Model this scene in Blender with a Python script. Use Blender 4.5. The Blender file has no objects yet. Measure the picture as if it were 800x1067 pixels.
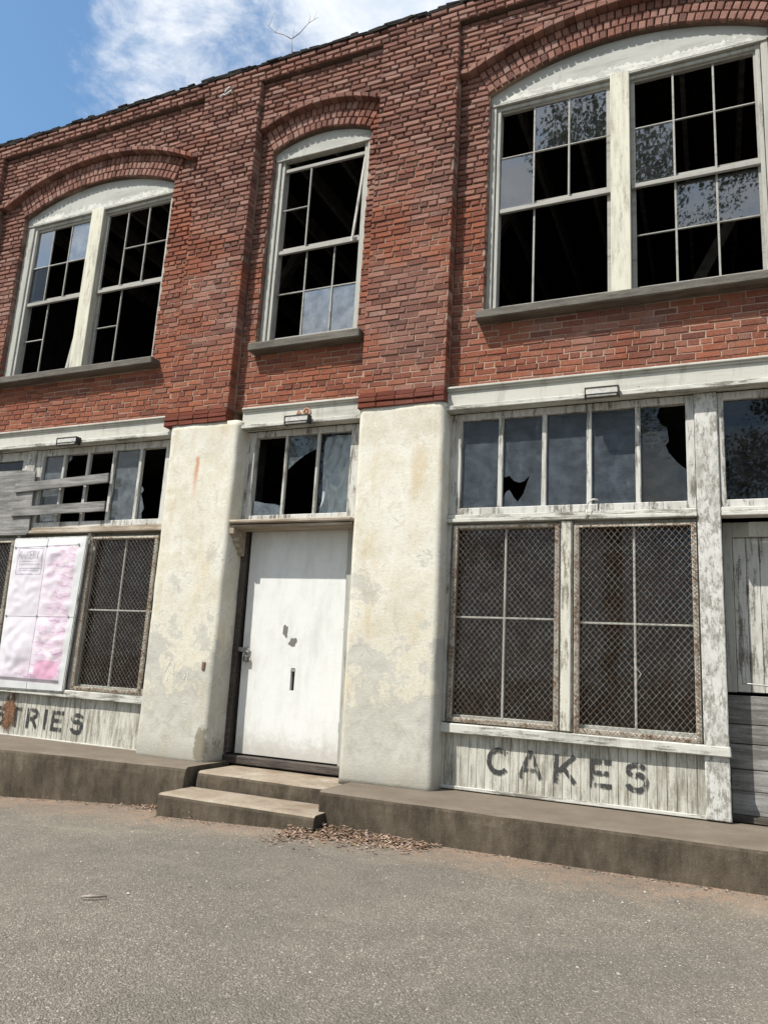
import bpy, math, random
from mathutils import Vector, Matrix, noise as mnoise

R = math.radians
rnd = random.Random(11)
scene = bpy.context.scene
col = scene.collection

# ------------------------------------------------------------------ node helpers
class NT:
    """small wrapper for building a node tree"""
    def __init__(s, tree):
        s.t = tree; s.n = tree.nodes; s.l = tree.links
    def add(s, kind, props=None, **ins):
        n = s.n.new(kind)
        for k, v in (props or {}).items(): setattr(n, k, v)
        for k, v in ins.items():
            key = int(k[1:]) if k[0] == '_' and k[1:].isdigit() else k.replace('_', ' ')
            s.set(n.inputs[key], v)
        return n
    def set(s, sock, v):
        if hasattr(v, 'is_output'): s.l.new(v, sock)
        elif isinstance(v, bpy.types.Node): s.l.new(v.outputs[0], sock)
        else:
            if sock.type == 'RGBA' and len(v) == 3: v = (*v, 1)
            sock.default_value = v
    def pos(s):
        return s.add('ShaderNodeNewGeometry').outputs['Position']
    def scaled(s, vec, sc, off=(0, 0, 0)):
        return s.add('ShaderNodeMapping', Vector=vec, Scale=sc, Location=off).outputs[0]
    def noise(s, vec, scale, detail=5, rough=.6, dist=0):
        return s.add('ShaderNodeTexNoise', Vector=vec, Scale=scale, Detail=detail, Roughness=rough, Distortion=dist).outputs['Fac']
    def vor(s, vec, scale, out='Distance', feature='F1', rand=1):
        return s.add('ShaderNodeTexVoronoi', {'feature': feature}, Vector=vec, Scale=scale, Randomness=rand).outputs[out]
    def ramp(s, fac, stops, interp='LINEAR'):
        n = s.n.new('ShaderNodeValToRGB'); s.set(n.inputs[0], fac)
        cr = n.color_ramp; cr.interpolation = interp
        while len(cr.elements) > 1: cr.elements.remove(cr.elements[-1])
        for i, (p, c) in enumerate(stops):
            e = cr.elements[0] if i == 0 else cr.elements.new(p)
            e.position = p
            if not hasattr(c, '__len__'): c = (c, c, c)
            e.color = (*c, 1)
        return n.outputs[0]
    def mix(s, fac, a, b, mode='MIX'):
        n = s.n.new('ShaderNodeMix'); n.data_type = 'RGBA'; n.blend_type = mode
        s.set(n.inputs[0], fac); s.set(n.inputs[6], a); s.set(n.inputs[7], b)
        return n.outputs[2]
    def math(s, op, a, b=0.0, c=None, clamp=False):
        n = s.n.new('ShaderNodeMath'); n.operation = op; n.use_clamp = clamp
        s.set(n.inputs[0], a); s.set(n.inputs[1], b)
        if c is not None: s.set(n.inputs[2], c)
        return n.outputs[0]
    def step(s, v, a, b):
        n = s.n.new('ShaderNodeMapRange'); n.interpolation_type = 'SMOOTHSTEP'
        s.set(n.inputs[0], v); s.set(n.inputs[1], a); s.set(n.inputs[2], b)
        return n.outputs[0]
    def xyz(s, vec):
        return s.add('ShaderNodeSeparateXYZ', Vector=vec).outputs
    def bump(s, h, strength=.5, dist=.01, normal=None):
        n = s.add('ShaderNodeBump', Height=h, Strength=strength, Distance=dist)
        if normal is not None: s.set(n.inputs['Normal'], normal)
        return n.outputs[0]

def material(name):
    m = bpy.data.materials.new(name); m.use_nodes = True
    nt = NT(m.node_tree); nt.n.clear()
    out = nt.n.new('ShaderNodeOutputMaterial')
    return m, nt, out

def principled(nt, out, color, rough=.8, normal=None, metal=0, spec=.3):
    p = nt.add('ShaderNodeBsdfPrincipled', Base_Color=color, Roughness=rough, Metallic=metal)
    p.inputs['Specular IOR Level'].default_value = spec
    if normal is not None: nt.set(p.inputs['Normal'], normal)
    nt.l.new(p.outputs[0], out.inputs[0])
    return p

def plain(name, c, rough=.7, metal=0, var=.25, scale=30, spec=.3):
    m, nt, out = material(name)
    f = nt.noise(nt.pos(), scale, 5)
    dark = tuple(v * (1 - var) for v in c); lite = tuple(min(1, v * (1 + var)) for v in c)
    principled(nt, out, nt.ramp(f, [(.3, dark), (.7, lite)]), rough, nt.bump(f, .2, .004), metal, spec)
    return m

def peel(name, paint, wood, thr=.5, soft=.06, grain='z', fine=26, dirt=.35, dirtcol=(.16, .13, .09), stretch=9):
    """old paint flaking off grey wood, flakes drawn out along the grain"""
    m, nt, out = material(name)
    p = nt.pos()
    st = 1 / stretch
    sc = {'z': (1, 1, st), 'x': (st, 1, 1)}[grain]
    g = nt.scaled(p, sc)
    n1 = nt.noise(g, fine, 8, .72)
    n2 = nt.noise(p, 2.3, 4, .6)
    n4 = nt.noise(p, 60, 3, .6)
    v = nt.math('ADD', nt.math('ADD', nt.math('MULTIPLY', n1, .62), nt.math('MULTIPLY', n2, .26)), nt.math('MULTIPLY', n4, .12))
    mask = nt.step(v, thr - soft, thr + soft)            # 1 = paint kept
    gr = nt.noise(nt.scaled(p, {'z': (1, 1, .03), 'x': (.03, 1, 1)}[grain]), 150, 3, .6)
    woodc = nt.mix(gr, tuple(c * .45 for c in wood), tuple(c * 1.5 for c in wood))
    pn = nt.noise(g, 9, 6, .7)
    paintc = nt.mix(nt.step(pn, .45, .72), paint, tuple(c * .72 for c in paint))
    dn = nt.noise(nt.scaled(p, (1, 1, .22), (3.1, 2.7, .4)), 7, 6, .7)
    paintc = nt.mix(nt.math('MULTIPLY', nt.step(dn, .5, .78), dirt), paintc, dirtcol)
    c = nt.mix(mask, woodc, paintc)
    h = nt.math('ADD', nt.math('MULTIPLY', mask, .6), nt.math('MULTIPLY', gr, .35))
    principled(nt, out, c, .75, nt.bump(h, .55, .004), 0, .25)
    return m

# ------------------------------------------------------------------ materials
M = {}
def brick_mat(name, tint=1.0, red=0.0):
    m, nt, out = material(name)
    p = nt.pos()
    geo = nt.add('ShaderNodeNewGeometry')
    rp = geo.outputs['Random Per Island']
    base = nt.ramp(rp, [(0, (.125, .040, .029)), (.12, (.175, .054, .034)), (.35, (.215, .065, .038)), (.6, (.255, .080, .043)),
                        (.85, (.295, .100, .054)), (.95, (.235, .110, .075)), (1, (.10, .042, .034))])
    base = nt.mix(.18, base, (.235, .094, .058))
    big = nt.noise(p, .9, 4, .6)
    zz = nt.xyz(p)[2]
    # soot and weathering: irregular, heavier in blotches on the upper storey
    soot = nt.step(nt.math('ADD', big, nt.math('MULTIPLY', nt.math('SUBTRACT', zz, 5.5), .075)), .42, .66)
    base = nt.mix(nt.math('MULTIPLY', soot, .66), base, nt.ramp(rp, [(0, (.115, .068, .058)), (.45, (.205, .118, .098)), (1, (.33, .215, .182))]))
    f = nt.noise(p, 55, 6, .7)
    base = nt.mix(nt.step(f, .50, .74), base, nt.mix(.42, base, (.40, .25, .19)))
    f3 = nt.noise(p, 14, 5, .7); base = nt.mix(nt.math('MULTIPLY', nt.step(f3, .56, .74), .55), base, (.12, .075, .062))
    f2 = nt.noise(p, 130, 4, .7)
    base = nt.mix(nt.math('MULTIPLY', nt.step(f2, .54, .66), .75), base, (.045, .028, .024))
    f4 = nt.noise(p, 30, 6, .75); base = nt.mix(nt.math('MULTIPLY', nt.step(f4, .60, .72), .38), base, (.38, .27, .21))
    wst = nt.noise(nt.scaled(p, (1, 1, .10), (3, 0, 1)), 4.5, 6, .7)
    base = nt.mix(nt.math('MULTIPLY', nt.step(wst, .56, .74), .45), base, (.085, .052, .044))
    salt = nt.math('MULTIPLY', nt.step(nt.noise(p, 1.9, 6, .7, .5), .60, .74), nt.step(nt.noise(p, 38, 5, .7), .45, .62))
    base = nt.mix(nt.math('MULTIPLY', salt, .45), base, (.42, .33, .28))
    if red: base = nt.mix(red, base, (.125, .035, .024))
    h = nt.math('ADD', nt.math('MULTIPLY', f, .6), nt.math('MULTIPLY', f2, .5))
    principled(nt, out, base, .88, nt.bump(h, 1.0, .011), 0, .12)
    return m
M['brick'] = brick_mat('brick')
M['brick_band'] = brick_mat('red painted brick', red=.75)

def mortar_mat():
    m, nt, out = material('mortar')
    p = nt.pos(); f = nt.noise(p, 40, 6, .7); g = nt.noise(p, .8, 3); zz = nt.xyz(p)[2]
    worn = nt.step(nt.math('ADD', g, nt.math('MULTIPLY', nt.math('SUBTRACT', zz, 6.0), .09)), .42, .66)
    c = nt.mix(worn, nt.ramp(f, [(.3, (.25, .165, .122)), (.7, (.42, .30, .225))]), nt.ramp(f, [(.3, (.07, .05, .04)), (.7, (.14, .10, .08))]))  # dark upper mortar paints in the shade of the deep joints
    principled(nt, out, c, .95, nt.bump(f, .8, .008), 0, .1)
    return m
M['mortar'] = mortar_mat()

M['trim'] = peel('flaking white paint, upright grain', (.50, .49, .45), (.15, .135, .115), .455, .05, 'z', dirt=.6)
M['trim_x'] = peel('flaking white paint, level grain', (.50, .49, .44), (.17, .155, .13), .46, .05, 'x', dirt=.55)
M['fascia'] = peel('greyed cream fascia paint', (.46, .45, .395), (.20, .18, .15), .38, .05, 'x', dirt=.7)
M['cream'] = peel('cream mullion paint', (.56, .54, .44), (.30, .275, .215), .43, .07, 'z', dirt=.55)
M['cream_worn'] = peel('badly flaked cream paint', (.52, .50, .42), (.20, .18, .14), .47, .05, 'z', dirt=.5, stretch=5)
M['chip'] = peel('chipped white edge paint', (.58, .57, .52), (.37, .37, .335), .47, .06, 'x', dirt=.3, stretch=2)
M['tymp'] = peel('grey white arch board paint', (.385, .385, .35), (.22, .21, .185), .38, .05, 'x', dirt=.35)
M['frame'] = peel('grey white window paint', (.38, .375, .335), (.17, .16, .14), .42, .06, 'z', dirt=.5)
M['bead'] = peel('worn white beadboard', (.50, .485, .42), (.20, .18, .14), .475, .09, 'z', fine=26, dirt=1.0, stretch=8)
M['post'] = peel('heavily flaked white post', (.53, .52, .48), (.235, .22, .19), .48, .06, 'z', fine=34, stretch=2.5, dirt=.55)
M['wood'] = peel('bare grey wood', (.30, .29, .275), (.115, .11, .10), .52, .12, 'x', fine=30, stretch=14)
M['wood_tan'] = peel('bare tan wood', (.48, .43, .35), (.22, .17, .12), .52, .12, 'x', fine=26, stretch=14)
M['sillwood'] = peel('dark grey sill', (.145, .13, .108), (.07, .062, .05), .5, .1, 'x', fine=30)
M['threshold'] = peel('black worn threshold', (.09, .075, .062), (.04, .033, .028), .5, .1, 'x', fine=30)
M['rail'] = peel('grey sash paint', (.33, .32, .29), (.15, .14, .12), .42, .07, 'x')

def add_nail_holes(m):
    nt = NT(m.node_tree); b = [n for n in nt.n if n.type == 'BSDF_PRINCIPLED'][0]
    src = b.inputs['Base Color'].links[0].from_socket
    d = nt.vor(nt.scaled(nt.pos(), (1, .2, 1)), 3.6, 'Distance')
    nt.set(b.inputs['Base Color'], nt.mix(nt.step(d, .045, .03), src, (.03, .026, .022)))
add_nail_holes(M['fascia'])
def door_mat():
    m, nt, out = material('white door paint')
    p = nt.pos()
    n1 = nt.noise(nt.scaled(p, (1, 1, .35)), 5, 6, .7)
    n2 = nt.noise(nt.scaled(p, (1, 1, 6)), 3, 4, .7)
    n3 = nt.noise(p, 80, 4, .7)
    c = nt.mix(nt.step(n1, .4, .8), (.625, .625, .60), (.50, .495, .465))
    c = nt.mix(nt.math('MULTIPLY', nt.step(n2, .56, .75), .35), c, (.50, .48, .43))
    sp = nt.math('MULTIPLY', nt.step(n3, .62, .72), .5)
    c = nt.mix(sp, c, (.38, .35, .30))
    zz = nt.xyz(p)[2]
    low = nt.step(nt.math('ADD', nt.math('MULTIPLY', zz, -1.0), nt.math('MULTIPLY', nt.noise(p, 14, 5, .7), .35)), -.52, -.22)
    c = nt.mix(nt.math('MULTIPLY', low, .6), c, (.30, .26, .21))
    gr = nt.noise(nt.scaled(p, (1, 1, .05), (2, 0, 0)), 60, 5, .7)
    c = nt.mix(nt.math('MULTIPLY', nt.step(gr, .55, .72), .30), c, (.46, .44, .39))
    n5 = nt.noise(p, 13, 7, .75); chip = nt.step(nt.math('ADD', n5, nt.math('MULTIPLY', nt.math('SUBTRACT', n3, .5), .3)), .70, .74)
    c = nt.mix(nt.math('MULTIPLY', chip, .8), c, (.24, .22, .19))
    x = nt.xyz(p)[0]
    # hand grime around the latch
    gx_ = nt.math('MULTIPLY', nt.math('ADD', x, 4.69), 4.5); gz_ = nt.math('MULTIPLY', nt.math('SUBTRACT', zz, 1.40), 2.6)
    gm = nt.math('SUBTRACT', nt.math('MULTIPLY', n1, 1.7), nt.math('ADD', nt.math('MULTIPLY', gx_, gx_), nt.math('MULTIPLY', gz_, gz_)))
    c = nt.mix(nt.math('MULTIPLY', nt.step(gm, .2, .9), .4), c, (.36, .32, .26))
    principled(nt, out, c, .55, nt.bump(nt.math('ADD', nt.noise(p, 35, 5), nt.math('MULTIPLY', gr, .5)), .35, .004), 0, .35)
    return m
M['door'] = door_mat()

def plaster_mat():
    m, nt, out = material('stained cream plaster')
    p = nt.pos(); x, y, z = nt.xyz(p)
    n1 = nt.noise(p, 2.2, 6, .65, .4); n2 = nt.noise(nt.scaled(p, (1, 1, .3), (4, 1, 2)), 3.2, 5, .6)
    n3 = nt.noise(p, 17, 6, .7); n4 = nt.noise(p, 90, 4, .7)
    n5 = nt.noise(p, 6.5, 8, .74, .6); n6 = nt.noise(p, 240, 3, .7); n7 = nt.noise(nt.scaled(p, (1, 1, .16), (2, 7, 5)), 9, 6, .7)
    n8 = nt.noise(nt.scaled(p, (1, 1, 1), (5, 3, 8)), 34, 6, .75)
    c = nt.mix(nt.step(n1, .36, .62), (.53, .492, .395), (.605, .58, .505))
    c = nt.mix(nt.math('MULTIPLY', nt.step(n2, .53, .70), .6), c, (.49, .39, .245))          # ochre runs
    c = nt.mix(nt.math('MULTIPLY', nt.step(n5, .52, .66), .55), c, (.64, .625, .55))
    c = nt.mix(nt.math('MULTIPLY', nt.step(n5, .47, .33), .45), c, (.40, .355, .26))
    c = nt.mix(nt.math('MULTIPLY', nt.step(n7, .56, .76), .5), c, (.36, .325, .25))
    low = nt.math('ADD', n1, nt.math('MULTIPLY', nt.math('SUBTRACT', 1.85, z), .14))         # grey worn patches, mostly low
    low = nt.math('ADD', low, nt.math('MULTIPLY', nt.math('SUBTRACT', n5, .5), .45))
    lowm = nt.step(nt.math('ADD', low, nt.math('MULTIPLY', nt.math('SUBTRACT', n8, .5), .20)), .50, .58)
    grey = nt.mix(nt.step(n5, .3, .7), (.265, .255, .225), (.41, .40, .355))
    grey = nt.mix(nt.math('MULTIPLY', nt.step(n8, .52, .66), .6), grey, (.56, .555, .485))
    c = nt.mix(nt.math('MULTIPLY', lowm, .68), c, grey)
    c = nt.mix(nt.math('MULTIPLY', nt.step(n8, .52, .70), .5), c, (.32, .29, .225))
    c = nt.mix(nt.math('MULTIPLY', nt.step(n4, .54, .72), .45), c, (.33, .30, .235))
    c = nt.mix(nt.math('MULTIPLY', nt.step(n6, .56, .7), .35), c, (.25, .23, .18))
    damp = nt.step(nt.math('ADD', nt.math('MULTIPLY', nt.math('SUBTRACT', z, .28), -2.6), nt.math('MULTIPLY', n5, 1.3)), .05, .62)
    c = nt.mix(nt.math('MULTIPLY', damp, .6), c, (.22, .205, .165))
    # broken corner at the foot of the left pier
    cx_ = nt.math('DIVIDE', nt.math('ADD', x, 4.93), .075); cz_ = nt.math('DIVIDE', nt.math('SUBTRACT', z, .47), .20)
    cr_ = nt.math('ADD', nt.math('ADD', nt.math('MULTIPLY', cx_, cx_), nt.math('MULTIPLY', cz_, cz_)), nt.math('ADD', nt.math('MULTIPLY', nt.math('SUBTRACT', n5, .5), 3.0), nt.math('MULTIPLY', nt.math('SUBTRACT', n8, .5), 2.0)))
    c = nt.mix(nt.math('MULTIPLY', nt.step(cr_, 1.3, .5), .8), c, nt.mix(n4, (.10, .085, .05), (.22, .19, .13)))
    # rust run on the left pier
    rx = nt.math('ABSOLUTE', nt.math('ADD', nt.math('SUBTRACT', x, -5.405), nt.math('MULTIPLY', nt.math('SUBTRACT', n3, .5), .04)))
    rm = nt.math('MULTIPLY', nt.step(rx, .05, .0), nt.math('MULTIPLY', nt.step(z, 3.0, 3.55), nt.step(z, 3.66, 3.60)))
    c = nt.mix(nt.math('MULTIPLY', rm, .8), c, (.42, .16, .06))
    ck = nt.vor(nt.mix(.12, p, nt.add('ShaderNodeTexNoise', Vector=p, Scale=3.0, Detail=6).outputs['Color']), 1.7, 'Distance', 'DISTANCE_TO_EDGE')
    crack = nt.math('MULTIPLY', nt.step(ck, .004, .001), nt.step(n1, .56, .64))
    c = nt.mix(nt.math('MULTIPLY', crack, .7), c, (.16, .14, .105))
    trow = nt.noise(nt.scaled(p, (1, 1, 3.2), (1, 1, 1)), 13, 6, .7, .8)
    h = nt.math('ADD', nt.math('ADD', nt.math('MULTIPLY', n8, .8), nt.math('MULTIPLY', n4, .5)), nt.math('MULTIPLY', trow, .5))
    h = nt.math('SUBTRACT', h, nt.math('MULTIPLY', lowm, .25))
    principled(nt, out, c, .9, nt.bump(h, .42, .010), 0, .15)
    return m
M['plaster'] = plaster_mat()

def concrete_mat(name='old brown concrete', dark=0.0):
    m, nt, out = material(name)
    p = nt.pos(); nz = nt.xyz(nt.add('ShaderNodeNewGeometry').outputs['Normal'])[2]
    n1 = nt.noise(p, 3, 6, .65); n3 = nt.noise(p, 70, 5, .7)
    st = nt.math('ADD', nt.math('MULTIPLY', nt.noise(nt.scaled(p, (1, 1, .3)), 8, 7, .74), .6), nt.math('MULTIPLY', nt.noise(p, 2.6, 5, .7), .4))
    c = nt.ramp(n1, [(.3, (.22, .172, .125)), (.55, (.285, .237, .18)), (.75, (.35, .31, .25))])
    wear = nt.step(nt.noise(p, 1.3, 5, .7), .45, .7)
    c = nt.mix(nt.math('MULTIPLY', wear, .7), c, (.14, .098, .068))
    c = nt.mix(nt.math('MULTIPLY', nt.step(nt.noise(p, 22, 6, .75), .5, .7), .5), c, (.11, .088, .066))
    if dark: c = nt.mix(dark, c, nt.mix(n1, (.085, .068, .052), (.165, .136, .106)))
    # mildew runs down the upright faces
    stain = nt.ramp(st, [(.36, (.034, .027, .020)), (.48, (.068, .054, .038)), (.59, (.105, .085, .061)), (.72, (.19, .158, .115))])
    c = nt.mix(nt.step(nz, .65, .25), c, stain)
    c = nt.mix(nt.math('MULTIPLY', nt.step(n3, .56, .72), .25), c, (.30, .265, .22))
    principled(nt, out, c, .92, nt.bump(nt.math('ADD', n3, nt.math('MULTIPLY', n1, .6)), .55, .008), 0, .15)
    return m
M['concrete'] = concrete_mat()
M['concrete_dark'] = concrete_mat('rusty brown trodden concrete', .85)

def asphalt_mat():
    m, nt, out = material('weathered asphalt')
    p = nt.pos(); x, y, z = nt.xyz(p)
    vd = nt.add('ShaderNodeTexVoronoi', Vector=p, Scale=105.0)
    stone = nt.xyz(vd.outputs['Color'])[0]
    v2 = nt.add('ShaderNodeTexVoronoi', Vector=p, Scale=170.0)
    st2 = nt.xyz(v2.outputs['Color'])[1]
    big = nt.noise(p, .55, 5, .6); mid = nt.noise(p, 3.5, 6, .65); fine = nt.noise(p, 60, 4, .7)
    c = nt.ramp(stone, [(0, (.105, .092, .073)), (.35, (.180, .160, .130)), (.72, (.240, .214, .174)), (.91, (.345, .31, .253)), (1, (.88, .80, .66))])
    c = nt.mix(.45, c, nt.ramp(st2, [(0, (.055, .050, .045)), (.55, (.20, .178, .144)), (.90, (.335, .30, .243)), (1, (.85, .77, .64))]))
    c = nt.mix(nt.math('MULTIPLY', nt.step(vd.outputs['Distance'], .25, .62), .5), c, (.075, .065, .052))
    c = nt.mix(nt.step(mid, .3, .75), nt.mix(.3, c, (.125, .108, .084)), nt.mix(.25, c, (.25, .218, .17)))
    c = nt.mix(nt.math('MULTIPLY', nt.step(big, .48, .7), .4), c, (.22, .19, .146))
    # a reddish washed-in dirt margin along the foot of the kerb
    d = nt.math('ADD', y, nt.math('MULTIPLY', nt.math('SUBTRACT', mid, .5), 1.0))
    mar = nt.step(d, 5.25, 6.05)
    mar = nt.math('MULTIPLY', mar, nt.step(nt.noise(p, 9, 5, .7), .28, .62))
    c = nt.mix(nt.math('MULTIPLY', mar, .8), c, nt.mix(fine, (.17, .108, .070), (.40, .275, .19)))
        # oil drips and tracked dirt
    oil = nt.step(nt.noise(nt.scaled(p, (1, 1, 1), (4, 9, 0)), 1.4, 6, .68), .66, .76)
    c = nt.mix(nt.math('MULTIPLY', oil, .40), c, (.075, .066, .055))
    patch = nt.step(nt.noise(nt.scaled(p, (1, 1, 1), (7, 2, 0)), .33, 4, .55, .5), .46, .56)
    c = nt.mix(nt.math('MULTIPLY', patch, .22), c, (.085, .08, .074))
    sand = nt.math('MULTIPLY', nt.step(nt.noise(nt.scaled(p, (.6, 1.4, 1), (2, 5, 0)), 1.1, 6, .68), .55, .72), .45)
    c = nt.mix(sand, c, (.285, .245, .19))
    h = nt.math('ADD', nt.math('MULTIPLY', nt.step(vd.outputs['Distance'], .7, .1), .9), nt.math('MULTIPLY', fine, .4))
    principled(nt, out, c, .9, nt.bump(h, .8, .008), 0, .2)
    return m
M['asphalt'] = asphalt_mat()

def glass_mat(name, dust=.1, gain=1.8, dustcol=(.55, .57, .58), tint=(.75, .78, .78), rough=.015, streak=True):
    m, nt, out = material(name)
    p = nt.pos()
    fr = nt.add('ShaderNodeFresnel', IOR=1.5).outputs[0]
    wob = nt.bump(nt.noise(p, 3.0, 2), .04, .01)
    gl = nt.add('ShaderNodeBsdfGlossy', Color=(.95, .97, 1, 1), Roughness=rough, Normal=wob)
    tr = nt.add('ShaderNodeBsdfTransparent', Color=tint)
    fac = nt.math('MULTIPLY', fr, gain, clamp=True)
    s1 = nt.add('ShaderNodeMixShader', _0=fac, _1=tr.outputs[0], _2=gl.outputs[0])
    n = nt.noise(p, 6, 6, .7); n2 = nt.noise(nt.scaled(p, (1, 1, .2)), 20, 4, .7)
    df = nt.add('ShaderNodeBsdfDiffuse', Color=dustcol)
    amt = nt.math('MULTIPLY', nt.math('ADD', nt.math('MULTIPLY', nt.step(n, .3, .75), .9), nt.math('MULTIPLY', nt.step(n2, .55, .8), .7)), dust, clamp=True)
    amt = nt.math('ADD', amt, dust * .45, clamp=True)
    s2 = nt.add('ShaderNodeMixShader', _0=amt, _1=s1.outputs[0], _2=df.outputs[0])
    nt.l.new(s2.outputs[0], out.inputs[0])
    return m
M['glass'] = glass_mat('old window glass', .03, 4.6, (.5, .52, .54))
M['glass_cloud_film'] = glass_mat('window glass with painted cloud reflection', .22, 3.6, (.58, .63, .68))  # pale diffuse film paints in cloud reflection, with some dirt
M['glass_dusty'] = glass_mat('dusty shop glass', .125, .8, (.37, .44, .51), rough=.28)
M['glass_dull'] = glass_mat('greyed film on glass', .28, 1.0, (.33, .37, .39))
M['glass_dark'] = glass_mat('dark shop glass', .018, .8, (.4, .42, .42))

def rust_mat(name, amount=.5, paint=(.50, .46, .38)):
    m, nt, out = material(name)
    p = nt.pos(); n = nt.noise(p, 40, 7, .72); n2 = nt.noise(p, 6, 4, .6)
    v = nt.math('ADD', nt.math('MULTIPLY', n, .7), nt.math('MULTIPLY', n2, .3))
    rust = nt.ramp(nt.noise(p, 120, 4, .7), [(.3, (.095, .055, .034)), (.7, (.23, .14, .085))])
    c = nt.mix(nt.step(v, amount - .05, amount + .07), rust, paint)
    principled(nt, out, c, .85, nt.bump(n, .6, .004), 0, .2)
    return m
M['rust'] = rust_mat('rusty pale guard frame', .455, (.50, .46, .385))
M['rust_deep'] = rust_mat('deep rust', .62, (.40, .28, .18))
M['wire'] = rust_mat('galvanised wire with rust', .50, (.31, .28, .235))
M['metal'] = plain('grey metal', (.30, .29, .27), .5, .6)
M['lock'] = plain('dull dark padlock', (.11, .10, .085), .5, .5)
M['light_metal'] = plain('pale enamelled metal', (.45, .44, .40), .45, 0)
M['lens'] = plain('yellowed lamp cover', (.30, .28, .23), .35, 0)
M['black'] = plain('dull black strip', (.02, .02, .02), .6)  # flat black for the strips edging the wall lights
M['tar'] = plain('black roof tar', (.019, .016, .014), .9, 0, .7, 20, .1)
M['interior'] = plain('near-black interior boards', (.035, .034, .034), .95, 0, .5, 5, 0)  # near-black base colour stands in for the dimness of the rooms
M['joist'] = plain('dark roof joist', (.14, .13, .12), .9, 0, .4, 8, .1)
M['copper'] = plain('tarnished copper', (.36, .20, .13), .5, .4, .5, 90)
M['twig'] = plain('grey dry twig', (.26, .22, .19), .9)
M['white_cable'] = plain('white cable sheath', (.60, .58, .52), .5)

def leaf_mat(name, cols, trans=.0):
    m, nt, out = material(name)
    rp = nt.add('ShaderNodeNewGeometry').outputs['Random Per Island']
    c = nt.ramp(rp, cols)
    principled(nt, out, c, .7, None, 0, .2)
    return m
M['deadleaf'] = leaf_mat('dead leaves', [(0, (.07, .042, .027)), (.3, (.16, .10, .064)), (.6, (.26, .175, .115)), (.85, (.36, .26, .19)), (1, (.27, .20, .19))])
M['foliage'] = leaf_mat('green foliage', [(0, (.025, .05, .015)), (.5, (.05, .095, .025)), (1, (.09, .14, .04))])
M['bark'] = plain('tree bark', (.10, .075, .055), .95, 0, .5, 12)

def paint_mark(name, c, thr=.42, scale=(1, 1, .12)):
    """lettering paint that has flaked: holes show the board behind"""
    m, nt, out = material(name)
    p = nt.pos()
    n = nt.noise(nt.scaled(p, scale, (1.3, 0, .7)), 34, 7, .72); n2 = nt.noise(p, 70, 5, .7)
    v = nt.math('ADD', nt.math('MULTIPLY', n, .7), nt.math('MULTIPLY', n2, .3))
    b = nt.add('ShaderNodeBsdfDiffuse', Color=c)
    t = nt.add('ShaderNodeBsdfTransparent')
    mx = nt.add('ShaderNodeMixShader', _0=nt.step(v, thr - .05, thr + .07), _1=t.outputs[0], _2=b.outputs[0])
    nt.l.new(mx.outputs[0], out.inputs[0])
    return m
M['letter'] = paint_mark('faded black lettering', (.062, .062, .060), .485)
M['blotch'] = paint_mark('rust stain', (.17, .085, .045), .40, (1, 1, .5))
def blotch_mat():
    m, nt, out = material('rust blotch on beadboard'); p = nt.pos(); x, y, z = nt.xyz(p)
    ex = nt.math('DIVIDE', nt.math('ADD', x, 8.0), .13); ez = nt.math('DIVIDE', nt.math('SUBTRACT', z, .56), .26)
    r = nt.math('ADD', nt.math('MULTIPLY', ex, ex), nt.math('MULTIPLY', ez, ez))
    n = nt.noise(nt.scaled(p, (1, 1, .5)), 16, 8, .78); n2 = nt.noise(p, 60, 4, .7)
    v = nt.math('ADD', nt.math('SUBTRACT', .82, nt.math('MULTIPLY', r, .55)), nt.math('MULTIPLY', nt.math('SUBTRACT', n, .5), 2.4))
    b = nt.add('ShaderNodeBsdfDiffuse', Color=nt.mix(nt.step(n2, .35, .65), (.09, .05, .032), (.24, .14, .085)))
    mx = nt.add('ShaderNodeMixShader', _0=nt.step(v, .3, .75), _1=nt.add('ShaderNodeBsdfTransparent').outputs[0], _2=b.outputs[0])
    nt.l.new(mx.outputs[0], out.inputs[0]); return m
M['blotch'] = blotch_mat()
M['scuff'] = paint_mark('grey scuff', (.16, .15, .14), .33)
M['scrawl'] = paint_mark('faded white scrawl', (.55, .55, .50), .52)

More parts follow.
